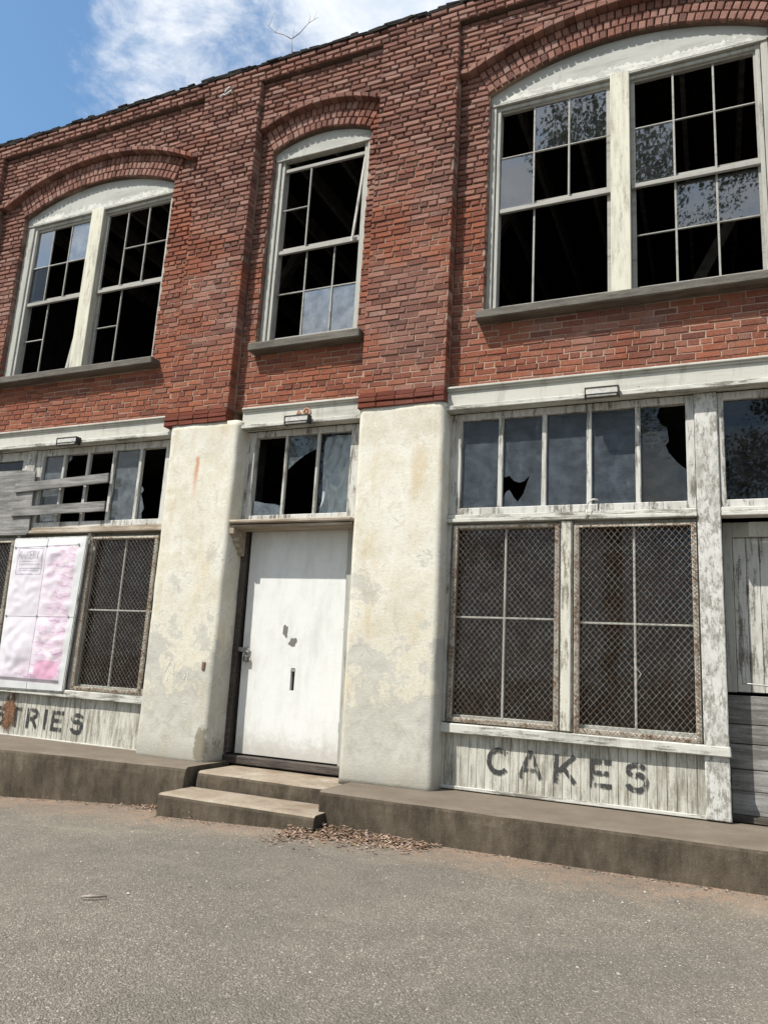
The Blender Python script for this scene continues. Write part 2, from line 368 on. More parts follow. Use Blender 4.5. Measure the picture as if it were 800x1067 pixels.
def banner_mat():
    m, nt, out = material('faded pink print on white vinyl')
    p = nt.pos(); x, y, z = nt.xyz(p)
    n = nt.noise(nt.scaled(p, (1, 1, 1.8)), 5.5, 6, .65, .6); n2 = nt.noise(nt.scaled(p, (.5, 1, 2.2), (2, 0, 5)), 11, 5, .65)
    n3 = nt.noise(p, 2.2, 4, .6)
    side = nt.step(nt.math('ADD', x, nt.math('MULTIPLY', nt.math('SUBTRACT', n3, .5), .5)), -7.78, -7.42)
    low = nt.step(nt.math('ADD', nt.math('SUBTRACT', nt.math('MULTIPLY', z, -1.0), nt.math('MULTIPLY', x, -.55)), nt.math('MULTIPLY', n3, .6)), -5.30, -4.85)
    area = nt.math('MAXIMUM', side, low)
    white = (.60, .555, .59)
    pinkish = nt.ramp(n, [(.30, (.43, .29, .37)), (.42, (.55, .41, .49)), (.52, (.60, .49, .55)), (.63, (.63, .57, .60)), (.8, (.55, .41, .49))])
    pinkish = nt.mix(nt.math('MULTIPLY', nt.step(n2, .52, .68), .45), pinkish, (.48, .33, .42))
    tier = nt.math('ADD', nt.math('MULTIPLY', z, 7.4), nt.math('ADD', nt.math('MULTIPLY', n3, 1.6), nt.math('MULTIPLY', n, 1.1)))
    tier = nt.math('ABSOLUTE', nt.math('SUBTRACT', nt.math('FRACT', tier), .5))
    edge = nt.math('MULTIPLY', nt.step(tier, .36, .47), nt.step(n2, .38, .58))
    pinkish = nt.mix(nt.math('MULTIPLY', edge, .75), pinkish, (.34, .20, .30))
    pinkish = nt.mix(nt.math('MULTIPLY', nt.step(tier, .16, .03), .45), pinkish, (.72, .66, .68))
    c = nt.mix(nt.math('MULTIPLY', area, nt.step(n3, .2, .5)), white, pinkish)
    gs = nt.noise(nt.scaled(p, (1.5, 1, .5), (1, 0, 3)), 4, 5, .6)
    c = nt.mix(nt.math('MULTIPLY', nt.step(gs, .5, .72), .35), c, (.50, .48, .52))
    # round iced cake near the foot of the print
    ex = nt.math('DIVIDE', nt.math('SUBTRACT', x, -7.39), .19); ez = nt.math('DIVIDE', nt.math('SUBTRACT', z, 1.115), .115)
    r = nt.math('ADD', nt.math('POWER', nt.math('ABSOLUTE', ex), 3.0), nt.math('POWER', nt.math('ABSOLUTE', ez), 3.0))
    cake = nt.step(nt.math('ADD', r, nt.math('MULTIPLY', nt.math('SUBTRACT', n, .5), .5)), 1.1, .8)
    c = nt.mix(nt.math('MULTIPLY', cake, .9), c, nt.mix(n2, (.52, .24, .36), (.64, .38, .49)))
    # grey strip at the foot and white hem around
    foot = nt.math('MULTIPLY', nt.step(z, .955, .965), nt.step(z, 1.005, .995))
    c = nt.mix(foot, c, (.22, .20, .21))
    hem = nt.math('MAXIMUM', nt.math('MAXIMUM', nt.step(x, -7.165, -7.155), nt.step(x, -8.19, -8.2)), nt.math('MAXIMUM', nt.step(z, .958, .95), nt.step(z, 2.625, 2.635)))
    c = nt.mix(hem, c, (.58, .58, .57))
    principled(nt, out, c, .45, None, 0, .4)
    return m
M['banner'] = banner_mat()
M['print_grey'] = plain('faded grey print', (.46, .43, .46), .6, 0, .15)
M['seam'] = plain('stitched seam', (.47, .44, .46), .6, 0, .15)
def plastic_mat():
    m, nt, out = material('cloudy plastic sheet')
    d = nt.add('ShaderNodeBsdfDiffuse', Color=(.60, .61, .61, 1)); t = nt.add('ShaderNodeBsdfTransparent', Color=(.8, .82, .82, 1))
    g = nt.add('ShaderNodeBsdfGlossy', Color=(1, 1, 1, 1), Roughness=.18)
    a = nt.add('ShaderNodeMixShader', _0=.86, _1=t.outputs[0], _2=d.outputs[0])
    b = nt.add('ShaderNodeMixShader', _0=.10, _1=a.outputs[0], _2=g.outputs[0])
    nt.l.new(b.outputs[0], out.inputs[0]); return m
M['plastic'] = plastic_mat()

# ------------------------------------------------------------------ mesh helpers
class MB:
    def __init__(s): s.v = []; s.f = []
    def face(s, pts):
        i = len(s.v); s.v += [tuple(p) for p in pts]; s.f.append(tuple(range(i, i + len(pts))))
    def box(s, x0, x1, y0, y1, z0, z1, c=.004, jit=0.0):
        """box with chamfered edges; jit loosens the corners a little"""
        c = min(c, (x1 - x0) * .45, (y1 - y0) * .45, (z1 - z0) * .45)
        def j(): return rnd.uniform(-jit, jit) if jit else 0
        lo = (x0, y0, z0); hi = (x1, y1, z1)
        base = len(s.v); idx = {}
        for cx in (0, 1):
            for cy in (0, 1):
                for cz in (0, 1):
                    jj = (j(), j() * .4, j())
                    cc = (cx, cy, cz)
                    for ax in range(3):
                        p = [0, 0, 0]
                        for k in range(3):
                            e = hi[k] if cc[k] else lo[k]
                            if k != ax: e += -c if cc[k] else c
                            p[k] = e + jj[k]
                        idx[(cc, ax)] = len(s.v); s.v.append(tuple(p))
        for ax in range(3):
            o = [k for k in range(3) if k != ax]
            for sd in (0, 1):
                q = []
                for a, b in ((0, 0), (1, 0), (1, 1), (0, 1)):
                    cc = [0, 0, 0]; cc[ax] = sd; cc[o[0]] = a; cc[o[1]] = b
                    q.append(idx[(tuple(cc), ax)])
                flip = (sd == 0) ^ (ax == 1)
                s.f.append(tuple(q[::-1] if flip else q))
        for ax in range(3):           # edges parallel to ax
            o = [k for k in range(3) if k != ax]
            for a in (0, 1):
                for b in (0, 1):
                    c0 = [0, 0, 0]; c0[o[0]] = a; c0[o[1]] = b; c1 = list(c0); c1[ax] = 1
                    q = [idx[(tuple(c0), o[0])], idx[(tuple(c1), o[0])], idx[(tuple(c1), o[1])], idx[(tuple(c0), o[1])]]
                    s.f.append(tuple(q))
        for cx in (0, 1):
            for cy in (0, 1):
                for cz in (0, 1):
                    cc = (cx, cy, cz); s.f.append((idx[(cc, 0)], idx[(cc, 1)], idx[(cc, 2)]))
        return s
    def prism(s, pts, y0, y1):
        """polygon given in (x, z), front at y0, back at y1"""
        n = len(pts); i = len(s.v)
        s.v += [(x, y0, z) for x, z in pts] + [(x, y1, z) for x, z in pts]
        s.f.append(tuple(range(i, i + n))); s.f.append(tuple(range(i + 2 * n - 1, i + n - 1, -1)))
        for k in range(n):
            a = i + k; b = i + (k + 1) % n
            s.f.append((a, a + n, b + n, b))
        return s
    def beam(s, a, b, w, d, up=(0, -1, 0), c=.003):
        """bar of section w x d from a to b; d is measured along up"""
        a = Vector(a); b = Vector(b); t = (b - a); L = t.length; t.normalize()
        u = Vector(up); u = (u - t * u.dot(t)).normalized(); r = t.cross(u)
        k = MB(); k.box(0, L, -w / 2, w / 2, -d / 2, d / 2, c)
        i = len(s.v)
        s.v += [tuple(a + t * p[0] + r * p[1] + u * p[2]) for p in k.v]
        s.f += [tuple(q + i for q in f) for f in k.f]
        return s
    def tube(s, pts, rad, n=6, caps=True):
        pts = [Vector(p) for p in pts]; rings = []
        for k, p in enumerate(pts):
            t = (pts[min(k + 1, len(pts) - 1)] - pts[max(k - 1, 0)]).normalized()
            ref = Vector((0, 0, 1)) if abs(t.z) < .9 else Vector((1, 0, 0))
            u = t.cross(ref).normalized(); w = t.cross(u)
            r = rad[k] if hasattr(rad, '__len__') else rad
            i = len(s.v); rings.append(i)
            for m_ in range(n):
                an = 2 * math.pi * m_ / n
                s.v.append(tuple(p + u * math.cos(an) * r + w * math.sin(an) * r))
        for a, b in zip(rings, rings[1:]):
            for m_ in range(n):
                m2 = (m_ + 1) % n
                s.f.append((a + m_, a + m2, b + m2, b + m_))
        if caps:
            s.f.append(tuple(range(rings[0], rings[0] + n))); s.f.append(tuple(range(rings[-1] + n - 1, rings[-1] - 1, -1)))
        return s
    def brick(s, q, y, depth, c=.005, jit=.0025):
        """one brick: q = four (x, z) corners counter-clockwise, front face at y"""
        cx = sum(p[0] for p in q) / 4; cz = sum(p[1] for p in q) / 4
        i = len(s.v)
        fr, ring = [], []
        for (x, z) in q:
            dx = cx - x; dz = cz - z
            fx = math.copysign(min(c, abs(dx) * .5), dx); fz = math.copysign(min(c, abs(dz) * .5), dz)
            j1 = rnd.uniform(-jit, jit); j2 = rnd.uniform(-jit, jit); j3 = rnd.uniform(-jit, jit) * .7
            fr.append((x + fx + j1, y + j3, z + fz + j2)); ring.append((x + j1, y + c + abs(j3), z + j2))
        s.v += fr + ring + [(x, y + depth, z) for x, z in q]
        s.f.append((i, i + 1, i + 2, i + 3))
        for k in range(4):
            k2 = (k + 1) % 4
            s.f.append((i + k, i + 4 + k, i + 4 + k2, i + k2)); s.f.append((i + 4 + k, i + 8 + k, i + 8 + k2, i + 4 + k2))
    def build(s, name, mat, parent=None, smooth=False, recalc=True):
        L = Vector((0, 0, 0)); q = parent
        while q is not None: L += q.location; q = q.parent
        me = bpy.data.meshes.new(name)
        me.from_pydata([(v[0] - L.x, v[1] - L.y, v[2] - L.z) for v in s.v], [], s.f)
        if recalc:
            import bmesh
            bm = bmesh.new(); bm.from_mesh(me); bmesh.ops.recalc_face_normals(bm, faces=bm.faces); bm.to_mesh(me); bm.free()
        if smooth:
            for p in me.polygons: p.use_smooth = True
        me.materials.append(mat); me.update()
        o = bpy.data.objects.new(name, me); col.objects.link(o)
        if parent: o.parent = parent
        return o

def tag(o, label=None, cat=None, group=None, kind=None):
    if label: o['label'] = label
    if cat: o['category'] = cat
    if group: o['group'] = group
    if kind: o['kind'] = kind
    return o
def empty(name, loc, label, cat, group=None):
    o = bpy.data.objects.new(name, None); col.objects.link(o); o.location = loc; o.empty_display_size = .1
    return tag(o, label, cat, group)
def rebase(o, loc):
    """move a single-mesh thing's origin to its base without moving the mesh"""
    v = Vector(loc); o.data.transform(Matrix.Translation(-v)); o.location = v
    return o

# ------------------------------------------------------------------ camera (solved from the photograph's vanishing lines)
yaw, pitch, roll = -0.418395137, 0.205467558, 0.0572742302
EYE = 1.35
fw = Vector((math.sin(yaw) * math.cos(pitch), math.cos(yaw) * math.cos(pitch), math.sin(pitch)))
r0 = Vector((math.cos(yaw), -math.sin(yaw), 0)); u0 = r0.cross(fw)
rt = math.cos(roll) * r0 + math.sin(roll) * u0; up = -math.sin(roll) * r0 + math.cos(roll) * u0
cam = bpy.data.cameras.new('camera'); co = bpy.data.objects.new('camera', cam); col.objects.link(co)
co.matrix_world = Matrix(((rt.x, up.x, -fw.x, 0), (rt.y, up.y, -fw.y, 0), (rt.z, up.z, -fw.z, EYE), (0, 0, 0, 1)))
cam.sensor_fit = 'HORIZONTAL'; cam.sensor_width = 36; cam.lens = 785 / 800 * 36; cam.clip_end = 2000; cam.clip_start = .05
scene.camera = co

# ------------------------------------------------------------------ light
SUN = Vector((-.325, -.47, .82)).normalized()
sl = bpy.data.lights.new('sun', 'SUN'); sl.energy = 5.0; sl.angle = R(.5); sl.color = (1, .965, .90)
so = bpy.data.objects.new('sun', sl); col.objects.link(so); so.location = (-8, -10, 20)
so.rotation_euler = (-SUN).to_track_quat('-Z', 'Y').to_euler()
w = bpy.data.worlds.new('World'); scene.world = w; w.use_nodes = True
nt = NT(w.node_tree); nt.n.clear()
wo = nt.n.new('ShaderNodeOutputWorld')
sky = nt.add('ShaderNodeTexSky', {'sky_type': 'NISHITA', 'sun_disc': False, 'sun_elevation': math.asin(SUN.z), 'sun_rotation': math.atan2(SUN.x, SUN.y), 'air_density': 1.0, 'dust_density': .9, 'ozone_density': 1.5})
dirv = nt.add('ShaderNodeTexCoord').outputs['Generated']
dx, dy, dz = nt.xyz(dirv)
hz = nt.math('MAXIMUM', dz, .06)
plane = nt.add('ShaderNodeCombineXYZ', X=nt.math('DIVIDE', dx, hz), Y=nt.math('DIVIDE', dy, hz), Z=0.0).outputs[0]
cn = nt.noise(nt.scaled(dirv, (1, 1, 1.5), (.35, .2, .4)), 3.4, 9, .6, .25)
cn2 = nt.noise(nt.scaled(dirv, (1.0, 1.0, 1.7), (7.3, 1.2, 2)), 11.0, 8, .66, .3)
cv = nt.math('ADD', nt.math('MULTIPLY', cn, .68), nt.math('MULTIPLY', cn2, .32))
# a bank of cloud over the middle of the roof, clearer blue to the left of it
bank = nt.math('MULTIPLY', nt.step(nt.math('DIVIDE', dx, nt.math('MAXIMUM', dy, .05)), -1.44, -.90), nt.step(dy, 0, .3))
cv = nt.math('ADD', cv, nt.math('MULTIPLY', nt.math('SUBTRACT', bank, .42), .27))
cv = nt.math('ADD', cv, nt.math('MULTIPLY', nt.step(dy, .1, -.3), .20))
cm = nt.step(cv, .45, .655)
skyc = nt.mix(1.0, sky.outputs[0], (.98, 1.22, 1.26), 'MULTIPLY')
cloudc = nt.mix(nt.step(cn2, .3, .7), (4.7, 5.3, 6.1), (6.6, 6.75, 7.0))
bg = nt.add('ShaderNodeBackground', Color=nt.mix(cm, skyc, cloudc), Strength=.115)
nt.l.new(bg.outputs[0], wo.inputs[0])
vs = scene.view_settings
vs.view_transform = 'Standard'; vs.look = 'None'; vs.exposure = .46; vs.gamma = 1; vs.use_curve_mapping = False

# ------------------------------------------------------------------ planes of the facade
P, B1, B2 = 6.80, 6.87, 6.955
FZ, ZTOP, PANTOP = 4.20, 8.80, 8.585
COURSE, BL = .0675, .2135

bld = empty('brick_building', (-4.2, 7.0, 0), 'old two storey red brick shop building with arched upper windows and white plaster piers', 'building')

BAYS = [  # x0, x1, opening xa, xb, sill top, spring, rise, label offset
    dict(x0=-9.63, x1=-5.94, xa=-9.115, xb=-6.395, sill=4.99, spring=7.545, rise=.30, lab=.325),
    dict(x0=-5.07, x1=-3.38, xa=-4.865, xb=-3.535, sill=4.975, spring=7.59, rise=.155, lab=.31),
    dict(x0=-2.435, x1=1.05, xa=-2.095, xb=.645, sill=4.98, spring=7.625, rise=.31, lab=.325)]
KW = 7.03 / 7.0
def kx(x): return x * KW
def kz(z): return (z - EYE) * KW + EYE
for b in BAYS:
    b['xa'], b['xb'], b['spring'], b['sill'] = kx(b['xa']), kx(b['xb']), kz(b['spring']), kz(b['sill']) + .0
for b in BAYS:
    b['xc'] = (b['xa'] + b['xb']) / 2; b['hw'] = hw = (b['xb'] - b['xa']) / 2
    b['R'] = (hw * hw + b['rise'] ** 2) / (2 * b['rise']); b['zc'] = b['spring'] + b['rise'] - b['R']
    b['th'] = math.asin(hw / b['R']); b['Rl'] = b['R'] + b['lab']
    ex = min(abs(b['x0'] - b['xc']), abs(b['x1'] - b['xc']))
    b['zend'] = b['zc'] + math.sqrt(max(0, b['Rl'] ** 2 - (ex * .93) ** 2))
def arch_z(b, x, Rr=None):
    Rr = Rr or b['R']
    return b['zc'] + math.sqrt(max(0, Rr * Rr - (x - b['xc']) ** 2))
def label_z(b, x):
    return max(arch_z(b, x, b['Rl']), b['zend']) if abs(x - b['xc']) < b['Rl'] else b['zend']

PIL = [(-10.62, -9.63), (-5.94, -5.07), (-3.38, -2.435), (1.05, 2.0)]

def course_run(mb, a, z0, h, b, y, depth, row, lim0, worn):
    """bricks of one course between a and b; bond positions are global so neighbours line up"""
    header = row % 7 == 3
    L = BL / 2 if header else BL
    off = ((row % 2) * .5 + .13 * math.sin(row * 2.3)) * L
    k = math.floor((a - off) / L)
    while True:
        p0 = off + k * L; p1 = p0 + L; k += 1
        if p0 >= b: break
        g = .005 + worn * .0025
        x0 = max(p0, a) + (0 if p0 <= a else g); x1 = min(p1, b) - (0 if p1 >= b else g)
        if x1 - x0 < .022: continue
        yy = y + max(-.006, min(.0045, rnd.gauss(0, .0032))) + (rnd.random() < .04) * worn * rnd.uniform(.003, .012)
        dz = rnd.uniform(-.002, .002)
        g2 = .0045 + worn * .0025
        mb.brick([(x0, z0 + g2 + dz), (x1, z0 + g2 + dz), (x1, z0 + h - g2 + dz), (x0, z0 + h - g2 + dz)], yy, depth, rnd.uniform(.003, .008) + worn * .003, .0025 + worn * .0012)

def wornness(z): return min(1, max(0, (z - 5.6) / 1.6))

# --- pilasters and the flush wall above the panels
for (x0, x1) in PIL:
    mb = MB()
    r = 0
    while True:
        z0 = 4.19 + r * COURSE
        if z0 > PANTOP - .01: break
        h = min(COURSE, PANTOP - z0)
        course_run(mb, x0, z0, h, x1, P, .125, r, None, wornness(z0)); r += 1
    pl = mb.build('pilaster', M['brick'], bld, recalc=False)
    mb = MB()
    for zz0, zz1, rec in ((4.05, 6.0, .0085), (6.0, 7.0, .014), (7.0, PANTOP, .024)):
        mb.box(x0 + .006, x1 - .006, P + rec, 7.2, zz0, zz1, .001)
    mb.build('mortar', M['mortar'], pl, recalc=False)
    mb = MB()
    for k, (za, zb, pr) in enumerate(((4.03, 4.085, .022), (4.09, 4.135, .032), (4.14, 4.188, .018))):
        x = x0 - .012
        while x < x1 + .012:
            xe = min(x + BL, x1 + .012)
            if x1 + .012 - xe < .05: xe = x1 + .012
            mb.brick([(x + .002, za), (xe - .002, za), (xe - .002, zb), (x + .002, zb)], P - pr + rnd.uniform(-.003, .003), .16, .006, .003); x = xe
    bb = mb.build('band_course', M['brick_band'], pl, recalc=False)
    tag(bb, 'dark red painted brick band at the pilaster foot')

mb = MB(); r = int((PANTOP - 4.19) / COURSE) + 1; z0 = PANTOP
while z0 < ZTOP - .01:
    h = min(COURSE, ZTOP - z0)
    pr = 0 if z0 < ZTOP - .09 else -.012
    course_run(mb, -10.62, z0, h, 2.0, P + pr, .15, r, None, 1); z0 += COURSE; r += 1
pw = mb.build('parapet', M['brick'], bld, recalc=False)
MB().box(-10.6, 1.98, P + .022, 7.15, PANTOP + .004, ZTOP, .001).build('mortar', M['mortar'], pw, recalc=False)
mb = MB()                                                # ragged tarred coping
for lay in range(3):
    x = -10.66
    while x < 2.04:
        xe = x + rnd.uniform(.09, .24); z0 = ZTOP - .03 + lay * .032 + rnd.uniform(-.008, .008); h = .036 + rnd.uniform(-.006, .014)
        if lay < 2 or rnd.random() < .62: mb.box(x - .006, xe + .004, P - .012 - rnd.uniform(0, .02) + lay * .01, 7.25 + rnd.uniform(-.01, .01), z0, z0 + h, .010, .010)
        x = xe
mb.build('coping', M['tar'], pw)

# --- the recessed brick panels with their arches
for b in BAYS:
    xc, Rr, zc, th, hw = b['xc'], b['R'], b['zc'], b['th'], b['hw']
    Ro = Rr + .315
    mb = MB(); mt = MB()
    r = 0
    while True:
        z0 = FZ + r * COURSE; zm = z0 + COURSE / 2
        if z0 > PANTOP - .01: break
        h = min(COURSE, PANTOP - z0); wn = wornness(zm)
        # lower plane: outside the opening and the rings, below the label
        if zm < b['sill'] - .1: ex = 0
        elif zm < b['spring']: ex = hw
        else:
            dz = zm - zc
            ex = min(math.sqrt(max(0, Ro * Ro - dz * dz)), dz * math.tan(th)) if dz < Ro else 0
        segs = [(b['x0'], xc - ex), (xc + ex, b['x1'])] if ex else [(b['x0'], b['x1'])]
        if zm < b['zend'] + .02:
            for (a, e) in segs:
                course_run(mb, a, z0, h, e, B2, .16, r, None, wn)
        # upper plane: above the label
        if zm > b['zend'] + .01:
            dz = zm - zc - .065
            ex2 = math.sqrt(max(0, b['Rl'] ** 2 - dz * dz)) if 0 < dz < b['Rl'] else 0
            segs = [(b['x0'], xc - ex2), (xc + ex2, b['x1'])] if ex2 else [(b['x0'], b['x1'])]
            for (a, e) in segs:
                if e - a > .02: course_run(mb, a, z0, h, e, B1, .16, r, None, wn)
        r += 1
    # three rings of rowlock headers
    for k in range(3):
        ra = Rr + .003 + k * .105; rb = ra + .098
        n = max(8, int(2 * th * (ra + rb) / 2 / .078)); da = 2 * th / n
        for i in range(n):
            a0 = -th + i * da + .0055 / rb; a1 = -th + (i + 1) * da - .0055 / rb
            q = [(xc + math.sin(a0) * ra, zc + math.cos(a0) * ra), (xc + math.sin(a1) * ra, zc + math.cos(a1) * ra),
                 (xc + math.sin(a1) * rb, zc + math.cos(a1) * rb), (xc + math.sin(a0) * rb, zc + math.cos(a0) * rb)]
            mb.brick(q, B2 - .010 + rnd.uniform(-.004, .004), .2, .008, .0035)
    # label course of headers along the edge of the upper plane
    x = b['x0'] + .003
    while x < b['x1'] - .02:
        xe = min(x + .112 * math.sqrt(max(.3, 1 - ((x - xc) / b['Rl']) ** 2)), b['x1'])
        za, ze = label_z(b, x), label_z(b, xe)
        mb.brick([(x + .004, za), (xe - .004, ze), (xe - .004, ze + .064), (x + .004, za + .064)], B1 - .014 + rnd.uniform(-.003, .003), .16, .007, .003); x = xe
    pan = mb.build('brick_panel', M['brick'], bld, recalc=False)
    # mortar bed: strips across the panel, deeper where the joints have weathered
    xs = [b['x0'], b['xa']] + [b['xa'] + (b['xb'] - b['xa']) * i / 28 for i in range(1, 28)] + [b['xb'], b['x1']]
    nl = 6
    xs = [b['x0'] + (b['xa'] - b['x0']) * i / nl for i in range(nl)] + xs[1:-1] + [b['xb'] + (b['x1'] - b['xb']) * (i + 1) / nl for i in range(nl)]
    def rec(z): return .008 + .017 * wornness(z)
    for xa, xb in zip(xs, xs[1:]):
        inside = xa >= b['xa'] - 1e-6 and xb <= b['xb'] + 1e-6
        zs = [FZ, b['sill'] - .1] if inside else [FZ, 5.2, 5.8, 6.4, 7.0, 7.5]
        for za, zb in zip(zs, zs[1:]):
            mt.face([(xa, B2 + rec(za), za), (xb, B2 + rec(zb), za), (xb, B2 + rec(zb), zb), (xa, B2 + rec(zb), zb)])
        la, lb = label_z(b, xa), label_z(b, xb)
        if inside:
            aa, ab = arch_z(b, xa), arch_z(b, xb)
            mt.face([(xa, B2 + .02, aa), (xb, B2 + .02, ab), (xb, B2 + .02, lb), (xa, B2 + .02, la)])
            mt.face([(xa, B2 + .02, aa), (xb, B2 + .02, ab), (xb, 7.2, ab), (xa, 7.2, aa)])
        else:
            mt.face([(xa, B2 + .024, 7.5), (xb, B2 + .024, 7.5), (xb, B2 + .024, lb), (xa, B2 + .024, la)])
        mt.face([(xa, B1 + .02, la + .01), (xb, B1 + .02, lb + .01), (xb, B1 + .02, PANTOP), (xa, B1 + .02, PANTOP)])
        mt.face([(xa, B1 + .02, la + .01), (xb, B1 + .02, lb + .01), (xb, B2 + .03, lb + .01), (xa, B2 + .03, la + .01)])
    for xj in (b['xa'], b['xb']):
        mt.face([(xj, B2 + .02, b['sill'] - .1), (xj, 7.2, b['sill'] - .1), (xj, 7.2, b['spring'] + .01), (xj, B2 + .02, b['spring'] + .01)])
    mt.face([(b['x0'], 6.9, FZ - .002), (b['x1'], 6.9, FZ - .002), (b['x1'], 7.2, FZ - .002), (b['x0'], 7.2, FZ - .002)])
    mt.build('mortar', M['mortar'], pan, recalc=False)

# ------------------------------------------------------------------ upper windows
W0 = 7.03            # face of the frames
def sash(par, gx0, gx1, zb, zt, zm, vs_up, hs_up, vs_lo, hs_lo, panes, st=.045, topgap=0, mat=None):
    """a pair of sliding sashes. vs / hs: bars as (position, from, to); panes as (x0, x1, z0, z1, material)"""
    gx0, gx1, zb, zt, zm = kx(gx0), kx(gx1), kz(zb), kz(zt), kz(zm)
    vs_up, vs_lo = [[(kx(x), kz(a), kz(c)) for x, a, c in q] for q in (vs_up, vs_lo)]
    hs_up, hs_lo = [[(kz(z), kx(a), kx(c)) for z, a, c in q] for q in (hs_up, hs_lo)]
    panes = [(kx(a), kx(c), kz(d), kz(e), m_) for a, c, d, e, m_ in panes]
    yu, yl = W0 + .045, W0 + .085
    for (y, a, c, vv, hh, nm) in ((yu, zm, zt, vs_up, hs_up, 'sash'), (yl, zb, zm, vs_lo, hs_lo, 'sash')):
        mb = MB()
        for x in (gx0 - st, gx1): mb.box(x, x + st, y, y + .035, a - .03 if nm and a == zm else a - .05, c + .05, .004, .001)
        mb.box(gx0 - st + .001, gx1 + st - .001, y - .002, y + .033, c, c + .05, .005, .001)
        mb.box(gx0 - st + .001, gx1 + st - .001, y - .003, y + .034, a - .05, a, .005, .0015)
        for (x, z0, z1) in vv: mb.box(x - .0095, x + .0095, y + .004, y + .026, z0, z1, .003, .002)
        for (z, x0, x1) in hh: mb.box(x0, x1, y + .0045, y + .0255, z - .008, z + .008, .003, .002)
        mb.build('sash', M['rail'], par)
    for (x0, x1, z0, z1, mt) in panes:
        y = (yu if (z0 + z1) / 2 > zm else yl) + .016 + rnd.uniform(-.002, .002)
        t = rnd.uniform(-.0025, .0025)
        mb = MB(); mb.face([(x0, y + t, z0), (x1, y, z0), (x1, y - t, z1), (x0, y, z1)])
        mb.build('pane', M[mt], par, recalc=False)

def window(b, label, jl, jr, head, muls):
    """frame: jambs, arched head board; muls = mullion spans"""
    jl, jr, head = kx(jl), kx(jr), kz(head); muls = [(kx(a), kx(c)) for a, c in muls]
    mb = MB(); zs = b['sill']
    mb.box(b['xa'] + .002, jl - .045, W0, W0 + .14, zs - .02, b['spring'] + .02, .006, .002)
    mb.box(jl - .04, jl - .001, W0 + .022, W0 + .14, zs - .02, head, .004)
    mb.box(jr + .045, b['xb'] - .002, W0, W0 + .14, zs - .02, b['spring'] + .02, .006, .002)
    mb.box(jr + .001, jr + .04, W0 + .022, W0 + .14, zs - .02, head, .004)
    jm = mb
    n = 26; xa, xb = b['xa'] + .003, b['xb'] - .003
    pts = [(xa, head)] + [(xb, head)] + [(xb - (xb - xa) * i / n, arch_z(b, xb - (xb - xa) * i / n) - .004) for i in range(n + 1)]
    mb = MB(); mb.prism(pts, W0 - .006, W0 + .03); win = mb.build('window', M['tymp'], bld); tag(win, label)
    for k in (0, 2): 
        h = MB(); a_ = k * 24; h.v = jm.v[a_:a_ + 48]; h.f = [tuple(q - a_ for q in f) for f in jm.f if a_ <= f[0] < a_ + 48]; h.build('jamb', M['frame'], win)
    mb = MB()
    mb.box(xa + .01, xb - .01, W0 - .014, W0 + .08, head - .028, head - .002, .006, .001)
    if muls: mb.box(xa + .03, xb - .03, W0 + .02, W0 + .12, head - .075, head - .03, .006, .001)
    mb.build('head_rail', M['frame'], win)
    if muls:
        pts = []; x = xa + .12
        while x < xb - .15:
            pts.append((x, head + .035 + .05 * rnd.random() ** 2 + .045 * max(0, mnoise.noise(Vector((x * 2.2, 3, 1)))) + .03)); x += rnd.uniform(.008, .03)
        pts = [(xa + .1, head + .004)] + [(xb - .13, head + .004)] + pts[::-1]
        MB().prism(pts, W0 - .0085, W0 - .0055).build('flaking_paint', M['chip'], win)
    for (m0, m1) in muls:
        MB().box(m0, m1, W0 - .022, W0 + .13, zs - .02, head + .012, .006, .002).build('mullion', M['cream'], win)
    return win

# right: wide pair
b = BAYS[2]
wr = window(b, 'wide arched pair of sashes with leaf reflections in its glass', -1.985, .53, 7.515, [(-.825, -.635)])
ZB, ZM, ZT = 5.13, 6.245, 7.42
sash(wr, -1.985, -.87, ZB, ZT, ZM, [(-1.62, ZM, ZT), (-1.25, ZM, ZT)], [(6.865, -1.985, -.87)], [(-1.617, ZB, ZM)], [],
     [(-1.61, -1.26, 6.875, ZT, 'glass'), (-1.24, -.87, 6.875, ZT, 'glass'), (-1.985, -1.63, ZM, 6.855, 'glass')])
sash(wr, -.59, .51, ZB, ZT, ZM, [(-.222, ZM, ZT), (.15, ZM, ZT)], [(6.875, -.59, .51)], [(-.222, ZB, ZM), (.15, ZB, ZM)], [(5.69, -.59, .51)],
     [(-.59, -.232, ZM, 6.865, 'glass'), (-.212, .14, 5.70, 6.20, 'glass'), (.16, .51, 5.70, 6.20, 'glass')])
# middle: single
b = BAYS[1]
wm = window(b, 'narrow arched sash window with a broken side bar hanging loose', -4.735, -3.64, 7.50, [])
sash(wm, -4.735, -3.64, ZB, 7.335, 6.255, [(-4.372, 6.255, 7.335)], [(6.81, -4.735, -4.372)], [(-4.362, ZB, 6.255), (-3.985, ZB, 6.255)], [(5.70, -4.735, -3.64)],
     [(-4.353, -3.995, ZB, 5.69, 'glass_cloud_film'), (-3.975, -3.64, ZB, 5.69, 'glass_cloud_film')])
mb = MB(); mb.beam((kx(-3.628), W0 + .03, 7.31), (kx(-3.722), W0 + .01, 6.20), .030, .022, c=.004)
mb.build('loose_bar', M['trim'], wm)
